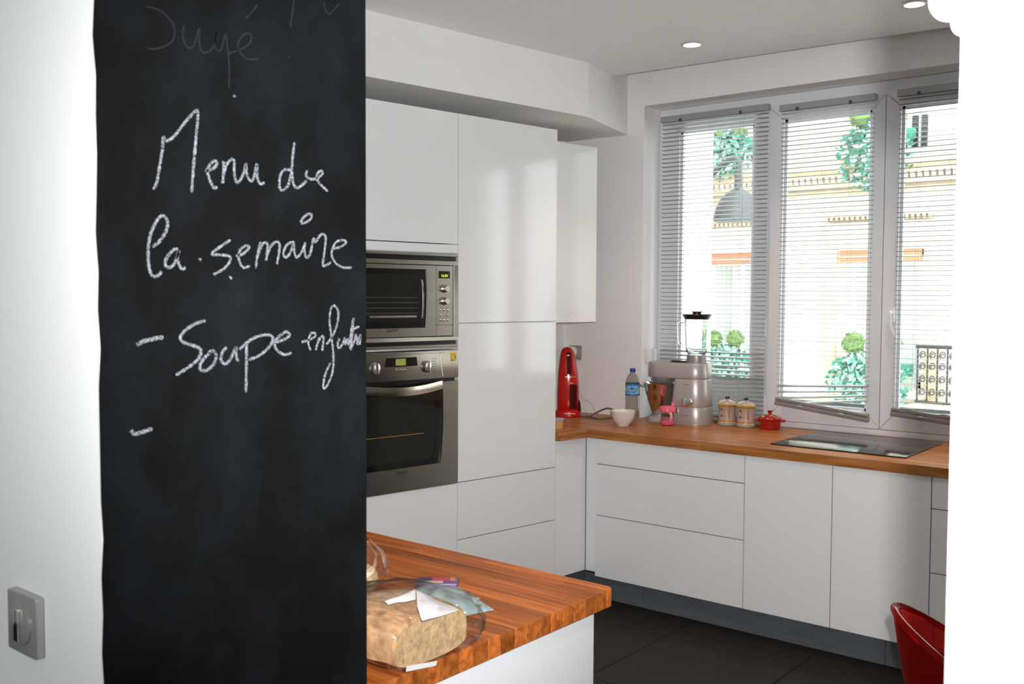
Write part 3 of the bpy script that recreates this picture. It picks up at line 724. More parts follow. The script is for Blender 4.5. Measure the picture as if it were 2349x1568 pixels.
w1 = sash('window_1', -2.757, -2.186, .887, 2.473, .085, .055, .06, .10, 'left fixed window pane behind the mixer', YG+.010)
w2 = sash('window_2', -2.145, -1.5655, .888, 2.473, .078, .064, .064, .080, 'middle casement window', YG-.008)
w3 = sash('window_3', -1.562, -.992, .888, 2.473, .070, .075, .064, .080, 'right casement window with the handle', YG-.008)
w4 = sash('window_4', -.948, -.345, .887, 2.473, .06, .06, .06, .10, 'far right fixed window pane', YG+.010)
for z in (2.30, 1.85, 1.36, .96):
    MB().lathe([(.006, -.05), (.0075, -.048), (.0075, -.001), (.006, 0), (.0075, .001), (.0075, .048), (.006, .05)], 14, (-.2895-.004, -.004, z-.888)).build('hinge', 'pvc', w2, smooth=True)
# window handle
hd = Vector(onp(VY, YG-.01, 2046, 722))
hx = hd.x+1.277; hzz = hd.z-.888
MB().prism(rrect(hx-.014, hzz-.035, hx+.014, hzz+.035, .008, 4), -.010, 0, 'y').build('handle_plate', 'pvc', w3, bevel=.002)
he = Vector(onp(VY, YG-.05, 2050, 770))
MB().tube(smooth_path([(hx, -.008, hzz+.012), (hx, -.035, hzz+.012), (hx+.002, -.045, hzz), (hx+.006, -.046, hzz-.05), (he.x+1.277, -.046, he.z-.888)], 6), [.009]*25, 10).build('handle_lever', 'pvc', w3, smooth=True)

# ---- venetian blinds
def blind(x0, x1, ztop, zbot, pitch, tiltf, zoff_r, label, y=4.675, twist=0.0, bottom='hang'):
    e = empty('venetian_blind', ((x0+x1)/2, y, ztop)); tag(e, label, 'blind', 'silver venetian blinds at the kitchen window')
    hw = (x1-x0)/2
    MB().box((-hw-.006, -.014, -.032), (hw+.006, .014, 0)).build('head_rail', 'rail', e, bevel=.002, bseg=1)
    for sx in (-hw*.62, hw*.52):
        MB().box((sx-.007, -.020, -.036), (sx+.007, -.0145, -.020)).build('bracket_clip', 'darkfit', e)
    n = int((ztop-.045-zbot)/pitch)
    me = None
    # one slat: shallow arched strip
    for k in range(n):
        z = -.045-k*pitch
        if z < zbot-ztop+.012: break
        if me is None:
            mb = MB(); rings = []
            for s in (-hw, -hw+.004, hw-.004, hw):
                sh = .55 if abs(s) == hw else 1.0
                up = [(s, -.0125*sh+.025*sh*j/6, .0018*(1-((j-3)/3)**2)) for j in range(7)]
                dn = [(p[0], p[1], p[2]-.0004) for p in up[::-1]]
                rings.append(up+dn)
            o = mb.loft(rings).build('slat', 'slat', e, smooth=True); me = o.data
        else:
            o = bpy.data.objects.new('slat', me); COL.objects.link(o); o.parent = e
        o.location = (0, 0, z)
        f = k/max(1, n-1)
        skew = zoff_r*max(0.0, (f-.9)/.1)
        o.location.z += skew*.5
        o.rotation_euler = (tiltf(f)+random.uniform(-.03, .03), -math.asin(max(-.5, min(.5, skew/(2*hw))))*-1, random.uniform(-.002, .002))
        if random.random() < .06: o.rotation_euler.y += random.uniform(-.006, .006)
    for sx in (-hw*.62, -hw*.05, hw*.52):
        MB().tube([(sx, -.0135, -.03), (sx, -.0135, zbot-ztop+.01)], .0007, 5).build('ladder_cord', 'cord', e)
        MB().tube([(sx+.004, .0135, -.03), (sx+.004, .0135, zbot-ztop+.01)], .0007, 5).build('ladder_cord', 'cord', e)
    if bottom:
        br = MB().prism(rrect(-.013, -.012, .013, .010, .004, 3), -hw-.004, hw+.004, 'x').prism(rrect(-.0125, .013, .0125, .027, .003, 3), -hw-.002, hw+.002, 'x').build('bottom_rail', 'railb', e, smooth=True)
        br.location = (0, -.004, zbot-ztop+zoff_r*.5); br.rotation_euler = (.1, math.asin(-zoff_r/(2*hw)), 0)
        for sx in (-hw*.45, hw*.45): MB().sphere((sx, -.012, .004), .012, 12, 8, (1.6, .5, .7)).build('cord_stop', 'rail', br, smooth=True)
    return e
blind(-2.747, -2.135, 2.489, .875, .0226, lambda f: -.12 if f < .79 else (.42 if f < .87 else 1.0), 0, 'left venetian blind of silver slats hanging behind the mixer', bottom='hang')
blind(-2.067, -1.602, 2.473, .985, .0226, lambda f: -.08 if f < .95 else .45, -.050, 'middle venetian blind of silver slats with a slanting bottom rail')
blind(-1.492, -1.010, 2.476, .975, .0226, lambda f: .42-.5*min(1, f*6) if f < .2 else -.08, -.040, 'right venetian blind of silver slats beside the window handle')
# guard rail outside
gr_ = empty('guard_rail', (-1.55, 5.05, .93)); tag(gr_, 'grey metal guard rail just outside the window', 'railing')
MB().box((-1.2, -.018, .012), (1.2, .018, .036)).build('top_bar', 'zinc', gr_, bevel=.003)
for x in (-1.15, -.50, .0, .55, 1.15): MB().box((x-.012, -.012, -.10), (x+.012, .012, .012)).build('post', 'zinc', gr_)
# exterior sill
struct(MB().box((-2.9, 4.95, .72), (-.2, 5.12, .84)).build('trim_sill', 'stone'))

# thermostat on the reveal
p = onp(VX, -2.80, 1492, 816)
th = empty('reveal_thermostat', (-2.80, p.y-.01, p.z)); tag(th, 'small white rounded box on the window reveal above the mixer', 'control box')
MB().prism(rrect(-.040, -.040, .040, .040, .010, 5), .0005, .026, 'x').build('case', 'pvc', th, bevel=.005)
MB().prism(rrect(-.012, -.026, .010, .026, .006, 4), .026, .0275, 'x').build('screen', 'carcass', th)

# ================================================================== DOWNLIGHTS
def downlight(x, y, label, power=30):
    e = empty('recessed_spotlight', (x, y, ZC)); tag(e, label, 'ceiling light', 'recessed ceiling spotlights')
    MB().lathe([(.050, -.0005), (.050, -.004), (.043, -.007), (.038, -.006), (.037, -.0005)], 36, cap=False).build('rim', 'lamprim', e, smooth=True)
    MB().lathe([(.037, -.0030), (.020, -.0042), (.001, -.0046)], 28, cap=False).build('bulb', 'lampglow', e, smooth=True)
    l = bpy.data.lights.new('spot_lamp', 'SPOT'); l.energy = power; l.color = (1.0, .74, .50); l.spot_size = math.radians(110); l.spot_blend = .8; l.shadow_soft_size = .03
    o = bpy.data.objects.new('spot_lamp', l); COL.objects.link(o); o.parent = e; o.location = (0, 0, -.012)
downlight(-2.200, 3.993, 'glowing recessed ceiling spotlight nearest the tall cabinets')
downlight(-1.222, 3.981, 'glowing recessed ceiling spotlight at the top right near the wall edge')
downlight(-.24, 3.97, 'unseen recessed ceiling spotlight added for warm ambient above the right end of the worktop')  # this lamp and the next two are out of view, added for warm ambient
downlight(-1.55, 2.6, 'unseen recessed ceiling spotlight added for warm ambient in the middle of the kitchen')
downlight(-.45, 2.6, 'unseen recessed ceiling spotlight added for warm ambient above the dining side')

# ================================================================== THINGS ON THE WORKTOP
def at_top(px, py, z=ZW1): return onp(VZ, z, px, py)
def sup(hw, hd, z, cx=0, cy=0, e=2.6, seg=36):
    r = []
    for k in range(seg):
        a = 2*PI*k/seg; c, s = math.cos(a), math.sin(a)
        r.append((cx+hw*math.copysign(abs(c)**(2/e), c), cy+hd*math.copysign(abs(s)**(2/e), s), z))
    return r
# ---- red hand vacuum on its charging base
p = at_top(1302, 955)
vc = empty('hand_vacuum', (p.x-.01, p.y+.02, ZW1), .60); tag(vc, 'red glossy hand vacuum standing on its charging base in the corner', 'vacuum')
MB().loft([sup(.070, .060, .001), sup(.072, .062, .004), sup(.070, .060, .030), sup(.064, .055, .036)]).build('charging_base', 'red', vc, smooth=True)
MB().loft([sup(.011, .040, .03, .060), sup(.010, .036, .07, .057), sup(.007, .030, .105, .050), sup(.003, .02, .125, .045)]).build('cradle_fin', 'reddark', vc, smooth=True)
prof = [(.030, .056, .050, 0), (.036, .060, .054, 0), (.08, .061, .056, 0), (.16, .060, .057, 0), (.22, .056, .054, -.002), (.28, .049, .048, -.004), (.33, .041, .042, -.006), (.36, .034, .036, -.007), (.376, .024, .026, -.008), (.382, .010, .012, -.008)]
bd = MB().loft([sup(a, b, z, c) for z, a, b, c in prof]).build('body', 'red', vc, smooth=True)
def on_body(u, z, off=.0008):
    for i in range(len(prof)-1):
        if prof[i][0] <= z <= prof[i+1][0]:
            f = (z-prof[i][0])/(prof[i+1][0]-prof[i][0]); a, b, c = (prof[i][j]+(prof[i+1][j]-prof[i][j])*f for j in (1, 2, 3)); break
    s = max(-.98, min(.98, u/a)); yy = b*(1-abs(s)**2.6)**(1/2.6)
    return (u+c, -yy-off, z)
def patch(name, u0, u1, z0, z1, m, par, off=.001, th=.0008, nu=6, nz=10):
    o_ = [[on_body(u0+(u1-u0)*i/nu, z0+(z1-z0)*j/nz, off+th) for i in range(nu+1)] for j in range(nz+1)]
    i_ = [[on_body(u0+(u1-u0)*i/nu, z0+(z1-z0)*j/nz, off-.001) for i in range(nu+1)] for j in range(nz+1)]
    mb = MB(); vs = [q for r in o_ for q in r]+[q for r in i_ for q in r]; n = nu+1; N = n*(nz+1); fs = []
    for j in range(nz):
        for i in range(nu): a = j*n+i; fs += [(a, a+1, a+n+1, a+n)]
    for i in range(nu): fs += [(i, i+1, N+i+1, N+i), (nz*n+i, nz*n+i+1, N+nz*n+i+1, N+nz*n+i)]
    for j in range(nz): fs += [(j*n, (j+1)*n, N+(j+1)*n, N+j*n), (j*n+nu, (j+1)*n+nu, N+(j+1)*n+nu, N+j*n+nu)]
    return mb.add(vs, fs).build(name, m, par, smooth=True)
patch('grip_recess', -.004, .020, .235, .355, 'reddark', bd)
patch('dust_window', .008, .047, .045, .178, 'reddark', bd)
patch('trim_line', -.016, .042, .220, .2225, 'redtrim', bd, .0012)
patch('button', -.001, .012, .336, .341, 'redtrim', bd, .0022, nu=3, nz=3)
patch('button', .012, .032, .186, .189, 'redtrim', bd, .0012, nu=3, nz=3)
MB().box((-.020, -.0625, .020), (.040, -.0600, .0222)).build('base_lettering', 'redtrim', vc)
# ---- wall socket with plug
p = onp(VY, YW, 1322, 808)
so = empty('wall_socket', (p.x, YW, p.z)); tag(so, 'metal wall socket with a white plug behind the red vacuum', 'socket')
MB().prism(rrect(-.041, -.041, .041, .041, .004, 3), -.012, -.0005, 'y').build('plate', 'switch', so, bevel=.0015)
MB().lathe([(.030, .012), (.030, .040), (.024, .046)], 28, (-.018, 0, .004), 'y').build('plug', 'plug', so, smooth=True)
# ---- thin wire and grey cable
q = at_top(1335, 951); q2 = at_top(1362, 944, .8565)
w_ = [Vector((p.x-.02, YW-.05, p.z-.03)), Vector(onp(VY, YW-.03, 1327, 885)), Vector(onp(VY, YW-.03, 1334, 912)), Vector(onp(VY, YW-.03, 1352, 922)), Vector(onp(VY, YW-.04, 1362, 935)), Vector(at_top(1364, 956)), Vector(at_top(1350, 958))]
w_[-1].z = w_[-2].z = .8575
tag(MB().tube(smooth_path(w_, 8), .0013, 6).build('charger_wire', 'wire', smooth=True), 'thin pale charger wire hanging from the socket to the worktop', 'wire')
cb_ = [at_top(1333, 954, .861), at_top(1350, 955, .861), at_top(1358, 951, .862), Vector(onp(VY, 4.47, 1385, 938)), Vector(onp(VY, 4.47, 1396, 936)), Vector(onp(VY, 4.47, 1412, 941)), at_top(1425, 948, .862), at_top(1452, 947, .861), at_top(1475, 954, .8605)]
tag(MB().tube(smooth_path(cb_, 8), .0042, 8).build('power_cable', 'cable', smooth=True), 'grey power cable arching across the worktop behind the bowl', 'cable')
cc = [at_top(1345, 953, .8602), at_top(1362, 958, .8602), at_top(1375, 960, .8602), at_top(1398, 958, .8602), at_top(1410, 956, .8602)]
tag(MB().tube(smooth_path(cc, 8), .0040, 8).build('power_cable', 'cable', smooth=True), 'grey cable lying flat on the worktop left of the bowl', 'cable')
# ---- white bowl
p = at_top(1424, 977)
bw = empty('breakfast_bowl', (p.x, p.y+.02, ZW1)); tag(bw, 'small white china bowl on the worktop in front of the bottle', 'bowl')
MB().lathe([(.030, .0005), (.031, .004), (.034, .008), (.050, .030), (.060, .055), (.0635, .078), (.0615, .079), (.058, .056), (.047, .032), (.030, .012), (.001, .010)], 48, cap=False).build('body', 'china', bw, smooth=True)
MB().lathe([(.0605, .0755), (.0612, .0755), (.0608, .073), (.0600, .073)], 48, cap=False).build('rim_line', 'tanband', bw, smooth=True)
MB().lathe([(.031, .0002), (.001, .0002)], 32).build('foot', 'china', bw)
# ---- water bottle
p = at_top(1457, 961)
bt = empty('water_bottle', (p.x-.006, p.y-.02, ZW1), .5); tag(bt, 'clear plastic water bottle with blue cap and blue label', 'bottle')
def bprof(r0=.0405):
    o = [(.030, .0006), (.036, .003), (.0395, .010)]
    for k in range(9):
        z = .022+k*.0135; o += [(.0405, z), (.0385, z+.0065)]
    o += [(.0405, .150), (.0405, .205), (.038, .222), (.028, .248), (.017, .262), (.0135, .268), (.0135, .276)]
    return o
MB().lathe(bprof(), 36, cap=False).lathe([(r-.0008, z) for r, z in bprof()][::-1], 36, cap=False).lathe([(.030, .0006), (.001, .004)], 36, cap=False).build('bottle_wall', 'pet', bt, smooth=True)
MB().lathe([(.0155, .272), (.0160, .274), (.0160, .292), (.0150, .294), (.001, .294)], 28).build('cap', 'bluecap', bt, smooth=True)
lb = MB().lathe([(.0411, .140), (.0413, .141), (.0413, .206), (.0411, .207)], 48, cap=False).build('label', 'lightlab', bt, smooth=True)
MB().lathe([(.0414, .140), (.0416, .1405), (.0416, .148), (.0414, .149)], 48, cap=False).lathe([(.0414, .197), (.0416, .198), (.0416, .206), (.0414, .207)], 48, cap=False).build('label_band', 'bluelab', lb, smooth=True)
for i, ch in enumerate('HEPAR'):
    a = -PI/2+(-2+i)*.30-.12
    text('label_letter', ch, .020, 'navy', lb, (.0417*math.cos(a), .0417*math.sin(a), .160), (PI/2, 0, a+PI/2), 0, .0002)
MB().lathe([(.012, -.0002), (.009, .0006), (.001, .001)], 20, (0, -.0414, .184), 'y').build('label_emblem', 'bluelab', lb, smooth=True)

bt.scale = (.94, .94, .94)
# ---- stand mixer with blender jug
mx = empty('stand_mixer', (-2.545, 4.545, ZW1), .10); tag(mx, 'silver stand mixer with steel bowl and a glass blender jug on top', 'mixer')
def plan(x0, x1, hd, rl, rr_, seg=8):
    pts = []
    for cx, cy, a0, r in ((x1-rr_, -hd+rr_, -PI/2, rr_), (x1-rr_, hd-rr_, 0, rr_), (x0+rl, hd-rl, PI/2, rl), (x0+rl, -hd+rl, PI, rl)):
        for k in range(seg+1):
            a_ = a0+PI/2*k/seg; pts.append((cx+r*math.cos(a_), cy+r*math.sin(a_)))
    return pts
def mass(name, m, par, rows, bev=.0015):
    """rows of (z, x0, x1, half depth, left radius, right radius)"""
    return MB().loft([[(u, v, r[0]) for u, v in plan(*r[1:])] for r in rows]).build(name, m, par, bevel=bev, bseg=2, angle=60)
mx.scale = (1, 1, .955)
base = mass('base', 'silver', mx, [(.001, -.172, .178, .096, .07, .082), (.012, -.170, .177, .095, .07, .082), (.030, -.166, .0, .090, .07, .01)])
lowc = mass('lower_column', 'silver', mx, [(.004, -.022, .178, .096, .02, .082), (.097, -.016, .172, .092, .02, .080)])
upc = mass('upper_column', 'silver', mx, [(.0985, -.016, .172, .092, .02, .080), (.248, -.002, .164, .086, .02, .076)])
MB().loft([[(u, v, z) for u, v in plan(-.013, .169, .0895, .02, .078)] for z in (.0955, .1000)]).build('seam', 'blackpl', mx)
head = mass('head', 'silver', mx, [(.2495, -.168, .164, .086, .07, .076), (.253, -.174, .165, .087, .075, .077), (.326, -.172, .161, .085, .07, .073), (.333, -.166, .156, .080, .066, .068)])
MB().loft([[(u, v, z) for u, v in plan(-.002, .160, .083, .02, .074)] for z in (.2465, .2510)]).build('hinge_seam', 'blackpl', mx)
MB().lathe([(.062, .2500), (.060, .230), (.050, .214), (.030, .210), (.001, .210)], 32, (-.098, 0, 0)).build('planetary_cover', 'silverdk', mx, smooth=True)
MB().lathe([(.014, .210), (.014, .185), (.020, .180), (.020, .170), (.010, .165), (.006, .110), (.001, .110)], 20, (-.094, 0, 0)).build('tool_shaft', 'chrome', mx, smooth=True)
MB().lathe([(.004, .250), (.004, .228), (.001, .220)], 10, (-.152, -.03, 0)).build('latch_pin', 'silverdk', mx)
bo = MB().lathe([(.042, .034), (.044, .040), (.046, .046), (.052, .060), (.070, .115), (.082, .165), (.089, .208), (.092, .212), (.088, .2125), (.085, .205), (.066, .115), (.046, .060), (.001, .050)], 56, (-.112, 0, 0)).build('bowl', 'bowlsteel', mx, smooth=True)
MB().lathe([(.052, .030), (.052, .038), (.046, .041)], 40, (-.112, 0, 0)).build('bowl_foot', 'silverdk', bo, smooth=True)
for s in (1, -1):
    MB().tube(smooth_path([(-.195, s*.028, .190), (-.224, s*.024, .192), (-.230, 0, .190)], 6)+smooth_path([(-.230, 0, .190), (-.224, -s*.024, .192), (-.195, -s*.028, .190)], 6), .0055, 8).build('bowl_handle', 'bowlsteel', bo, smooth=True) if s == 1 else None
kn = MB().lathe([(.031, .085), (.031, .104), (.027, .110), (.020, .112), (.001, .112)], 36, (.080, 0, .125), 'y').build('speed_knob', 'chrome', mx, smooth=True)
MB().box((.076, -.122, .100), (.084, -.111, .150)).build('knob_grip', 'chrome', kn, bevel=.002)
MB().prism(rrect(.020, .062, .030, .092, .004, 4), -.1005, -.088, 'y').build('release_lever', 'chrome', mx, bevel=.0015)
MB().box((.056, -.0895, .218), (.088, -.0850, .2205)).build('name_mark', 'greyprint', upc)
MB().box((.052, -.0955, .050), (.062, -.0905, .0525)).box((.067, -.0955, .050), (.090, -.0905, .0525)).build('model_mark', 'greyprint', lowc)
MB().loft([[(a, b, .326) for a, b in rrect(-.055, -.045, .055, .045, .03, 6)], [(a, b, .342) for a, b in rrect(-.048, -.040, .055, .040, .03, 6)]]).build('outlet_cover', 'blackpl', mx, bevel=.003)
JX = .088
MB().lathe([(.052, .326), (.053, .330), (.051, .372), (.047, .376)], 40, (JX, 0, 0)).build('jug_collar', 'silverdk', mx, smooth=True)
jp = [(.046, .376), (.053, .392), (.058, .42), (.0615, .50), (.064, .570), (.066, .576)]
ji = [(.063, .576), (.0610, .570), (.0585, .50), (.055, .42), (.050, .396), (.040, .384), (.001, .383)]
jug = MB().lathe(jp+ji, 48, (JX, 0, 0), cap=False).build('blender_jug', 'jug', mx, smooth=True)
MB().tube(smooth_path([(JX-.060, -.02, .555), (JX-.082, -.03, .552), (JX-.088, -.032, .53), (JX-.086, -.032, .46), (JX-.080, -.03, .435), (JX-.056, -.02, .430)], 7), .0065, 10).build('jug_handle', 'jug', jug, smooth=True)
lid = MB().lathe([(.062, .570), (.066, .577), (.074, .590), (.077, .594), (.074, .598), (.030, .600), (.001, .600)], 44, (JX, 0, 0)).build('jug_lid', 'blackpl', mx, smooth=True)
MB().lathe([(.022, .599), (.022, .606), (.029, .609), (.028, .613), (.001, .614)], 32, (JX, 0, 0)).build('filler_cap', 'blackpl', lid, smooth=True)

# ---- pink beaker
p = at_top(1528, 975)
cu = empty('toddler_beaker', (p.x, p.y+.012, ZW1), .62); tag(cu, 'pink lidded toddler beaker with spout and handle before the mixer', 'beaker')
MB().lathe([(.026, .0005), (.034, .005), (.0375, .016), (.0375, .026), (.035, .028), (.001, .028)], 36).build('base', 'pink', cu, smooth=True)
MB().lathe([(.0355, .027), (.0365, .050), (.037, .074), (.0355, .074), (.035, .050), (.034, .028)], 36, cap=False).build('cup_wall', 'clear', cu, smooth=True)
MB().lathe([(.029, .029), (.030, .045), (.001, .046)], 28).build('drink', 'pinkpale', cu, smooth=True)
ld = MB().lathe([(.039, .068), (.043, .070), (.044, .080), (.042, .090), (.034, .098), (.018, .101), (.001, .102)], 36).build('lid', 'pink', cu, smooth=True)
MB().loft([sup(.012, .010, .094, .026), sup(.010, .008, .112, .030), sup(.008, .006, .119, .031), sup(.004, .003, .121, .031)]).build('spout', 'pink', ld, smooth=True)
MB().tube(smooth_path([(.010, -.036, .066), (.014, -.046, .060), (.014, -.047, .042), (.010, -.040, .028)], 6), .0075, 10).build('handle', 'pinkpale', cu, smooth=True)
# ---- pottery canisters
def canister(px, py, label, rz):
    p = at_top(px, py); e = empty('pottery_canister', (p.x, p.y+.03, ZW1), rz); tag(e, label, 'canister', 'pair of pottery canisters')
    e.location.y = min(e.location.y, 4.60)
    MB().lathe([(.047, .0005), (.050, .004), (.050, .010), (.047, .013)], 40).build('foot', 'potfoot', e, smooth=True)
    b = MB().lathe([(.047, .012), (.0475, .018), (.0440, .022), (.0430, .060), (.0440, .098), (.047, .103)], 44).build('body', 'cream', e, smooth=True)
    MB().lathe([(.0442, .020), (.0446, .021), (.0437, .031), (.0433, .032)], 44, cap=False).build('lower_band', 'tanband', b, smooth=True)
    MB().lathe([(.047, .100), (.051, .104), (.051, .110), (.048, .112)], 44, cap=False).build('upper_band', 'ochre', b, smooth=True)
    l = MB().lathe([(.048, .111), (.047, .114), (.036, .126), (.014, .131), (.010, .134), (.009, .138)], 40).build('lid', 'cream', e, smooth=True)
    MB().sphere((0, 0, .143), .0115, 18, 10, (1.15, 1.15, .8)).build('knob', 'navyk', l, smooth=True)
    for (u, z, s, m) in ((-.030, .086, .0085, 'navyfl'), (-.022, .080, .008, 'rustfl'), (-.012, .088, .005, 'rustfl'), (-.032, .052, .0075, 'navyfl'), (-.023, .056, .008, 'rustfl'), (-.013, .050, .005, 'rustfl')):
        a = -PI/2+u/.043; MB().sphere((.0432*math.cos(a), .0432*math.sin(a), z), s, 10, 6, (1, .14, .9)).build('painted_flower', m, b, smooth=True).rotation_euler = (0, 0, 0)
    # vertical script
    pts = []
    for k in range(15):
        z = .040+.0042*k; u = .006+.005*math.sin(k*2.1); a = -PI/2+u/.043
        pts.append((.0446*math.cos(a), .0446*math.sin(a), z))
    MB().tube(smooth_path(pts, 4), .0009, 5).build('painted_script', 'navyfl', b)
canister(1675, 973, 'pottery canister with blue knob nearer the mixer', .55)
canister(1718, 977, 'pottery canister with blue knob nearer the red casserole', .55)
# ---- red casserole
p = at_top(1769, 983)
ca = empty('mini_casserole', (p.x, min(p.y+.035, 4.60), ZW1), .35); tag(ca, 'small red enamel casserole with lid on the worktop by the window', 'casserole')
MB().lathe([(.050, .0005), (.054, .004), (.058, .020), (.060, .056), (.061, .058)], 48).build('pot', 'enamel', ca, smooth=True)
ca.scale = (.92, .92, .92)
l = MB().lathe([(.062, .057), (.063, .060), (.061, .064), (.048, .074), (.020, .081), (.010, .083), (.008, .090), (.012, .097), (.014, .102), (.012, .104), (.001, .104)], 48).build('lid', 'enamel', ca, smooth=True)
MB().sphere((.012, -.030, .0775), .014, 14, 6, (1, .7, .10)).build('sticker', 'sticker', l, smooth=True)
for s in (-1, 1):
    MB().tube(smooth_path([(s*.057, -.020, .048), (s*.078, -.018, .050), (s*.082, 0, .050), (s*.078, .018, .050), (s*.057, .020, .048)], 6), .005, 8).build('handle', 'enamel', ca, smooth=True)
# ---- tub by the tall cabinet
p = at_top(1281, 984)
tb = empty('food_tub', (p.x-.008, p.y+.005, ZW1)); tag(tb, 'little beige tub with pale blue lid at the worktop corner', 'tub')
MB().lathe([(.024, .0005), (.026, .003), (.030, .046), (.031, .048)], 30).build('pot', 'tubb', tb, smooth=True)
MB().lathe([(.033, .047), (.034, .050), (.033, .054), (.001, .055)], 30).build('lid', 'tublid', tb, smooth=True)

# ================================================================== BREAD ON THE ISLAND
br = empty('bagged_bread', (-1.30, 1.265, ZW1), 0); tag(br, 'half loaf of bread in a clear plastic bag on the island', 'bread')
def loaf_ring(x, k, sy, sz, n=28, y0=-.008):
    # flat bottom, domed top, wide towards -y
    out = []
    for i in range(n):
        a = 2*PI*i/n; c, s = math.cos(a), math.sin(a)
        yy = math.copysign(abs(c)**.75, c)*sy
        zz = (math.copysign(abs(s)**.8, s)*.5+.5)*sz
        if s < 0: zz = zz*.6
        out.append((x, y0+yy, .003+zz))
    return out
rings = []
for x, sy, sz in ((.098, .094, .083), (.092, .098, .087), (.05, .103, .092), (0, .105, .094), (-.05, .103, .090), (-.09, .094, .080), (-.12, .074, .062), (-.135, .042, .036)):
    rings.append(loaf_ring(x, 0, sy, sz))
rings = [rings[0]]+[[(a+random.uniform(-.002, .002), b+random.uniform(-.0022, .0022), max(.003, c+random.uniform(-.003, .003))) for a, b, c in r] for r in rings[1:]]
lo = MB().loft(rings).build('loaf', 'crust', br, smooth=True)
cr = [(.0985, y_*.965, .004+(z_-.003)*.96) for (x_, y_, z_) in rings[0]]
MB().loft([cr, [(.0992, b, c) for a, b, c in cr]]).build('cut_face', 'bread', br)
# bag: loose skin around the loaf, gathered at both ends
bg_r = []
for k, (x, sy, sz, y0) in enumerate(((.103, .080, .070, .0), (.107, .118, .093, .015), (.08, .130, .105, .020), (.03, .128, .110, .015), (-.03, .126, .110, .010), (-.08, .122, .104, .005), (-.13, .105, .090, .0), (-.165, .080, .070, -.01), (-.195, .040, .050, -.02), (-.23, .055, .060, -.02))):
    r = loaf_ring(x, k, sy, sz, 40, y0-.008)
    bg_r.append([(a+.004*math.sin(i*1.9+k*2.3), b+.0035*math.sin(i*2.7+k*1.3), max(.0012, c+.004*math.sin(i*2.1+k*1.7)-.002)) for i, (a, b, c) in enumerate(r)])
MB().loft(bg_r).build('plastic_bag', 'film', br, smooth=True, angle=80)
def sheet(name, P, m, par, n=8, th=(0, 0, .0008), wob=.0):
    """quad patch between four corners with slight sag"""
    a, b, c, d = (Vector(q) for q in P); top = []; 
    for j in range(n+1):
        for i in range(n+1):
            u, v = i/n, j/n; p_ = a*(1-u)*(1-v)+b*u*(1-v)+c*u*v+d*(1-u)*v
            p_.z += wob*math.sin(PI*u)*math.sin(PI*v)+wob*.15*math.sin(u*9+v*5); top.append(p_)
    vs = top+[q-Vector(th) for q in top]; N = (n+1)**2; fs = []
    for j in range(n):
        for i in range(n):
            k = j*(n+1)+i; fs += [(k, k+1, k+n+2, k+n+1), (N+k, N+k+n+1, N+k+n+2, N+k+1)]
    for i in range(n):
        fs += [(i, N+i, N+i+1, i+1), (n*(n+1)+i, n*(n+1)+i+1, N+n*(n+1)+i+1, N+n*(n+1)+i)]
        k = i*(n+1); fs += [(k, k+n+1, N+k+n+1, N+k), (k+n, N+k+n, N+k+2*n+1, k+2*n+1)]
    return MB().add(vs, fs).build(name, m, par, smooth=True)
def loc(px, py, x): 
    q = onp(VX, x, px, py); return (q.x+1.30, q.y-1.265, q.z-ZW1)
sheet('paper_label', [loc(955, 1353, -1.262), loc(1053, 1398, -1.196), loc(968, 1424, -1.172), loc(957, 1390, -1.205)], 'paper', br, wob=.006)
sheet('paper_label', [loc(882, 1378, -1.255), loc(953, 1352, -1.262), loc(953, 1374, -1.232), loc(890, 1384, -1.245)], 'paper', br, wob=.004)
sheet('price_sticker', [loc(932, 1540, -1.1885), loc(1000, 1526, -1.1885), loc(1003, 1515, -1.1885), loc(934, 1527, -1.1885)], 'paper', br, n=4, th=(.0008, 0, 0))
# blue printed bag lying behind
bb = empty('printed_bag', (-1.415, 1.475, ZW1)); tag(bb, 'crumpled pale blue printed bag lying behind the bread', 'bag')
mb = MB(); n = 14; vs = []
for j in range(n+1):
    for i in range(n+1):
        u, v = i/n*2-1, j/n*2-1; x = u*.085+v*.03; y_ = v*.10-u*.03
        z = .003+.030*max(0, (1-u*u)*(1-v*v))**.6*(1+.18*math.sin(u*7+v*5)+.15*math.sin(v*9)); vs.append((x, y_, z))
fs = [(j*(n+1)+i, j*(n+1)+i+1, (j+1)*(n+1)+i+1, (j+1)*(n+1)+i) for j in range(n) for i in range(n)]
vs2 = [(a, b, .0012) for a, b, c in vs]; N = len(vs)
fs += [tuple(N+q for q in f[::-1]) for f in fs]
rim = [i for i in range(n)]+[i*(n+1)+n for i in range(n)]+[n*(n+1)+i for i in range(n, 0, -1)]+[i*(n+1) for i in range(n, 0, -1)]
fs += [(rim[i], rim[(i+1) % len(rim)], N+rim[(i+1) % len(rim)], N+rim[i]) for i in range(len(rim))]
MB().add(vs+vs2, fs).build('film', 'filmb', bb, smooth=True)
MB().sphere((-.01, .01, .0125), .05, 18, 10, (1.1, 1.3, .22)).build('contents', 'packc', bb, smooth=True)
# dark printed packet
c0 = onp(VZ, ZW1, 1003, 1346)
pk = empty('printed_packet', (c0.x, c0.y, ZW1), YAW); tag(pk, 'small dark packet with colourful print beyond the bread', 'packet')
bx_ = MB().box((-.047, -.020, .0008), (.047, .034, .014)).build('pack', 'packet', pk, bevel=.003)
MB().box((-.012, .002, .0142), (.026, .026, .0146)).build('print_patch', 'packr', bx_); MB().box((.028, .002, .0142), (.040, .027, .0146)).build('print_patch', 'packo', bx_)
MB().box((-.026, -.016, .0142), (.014, .000, .0147)).build('print_patch', 'packc', bx_)
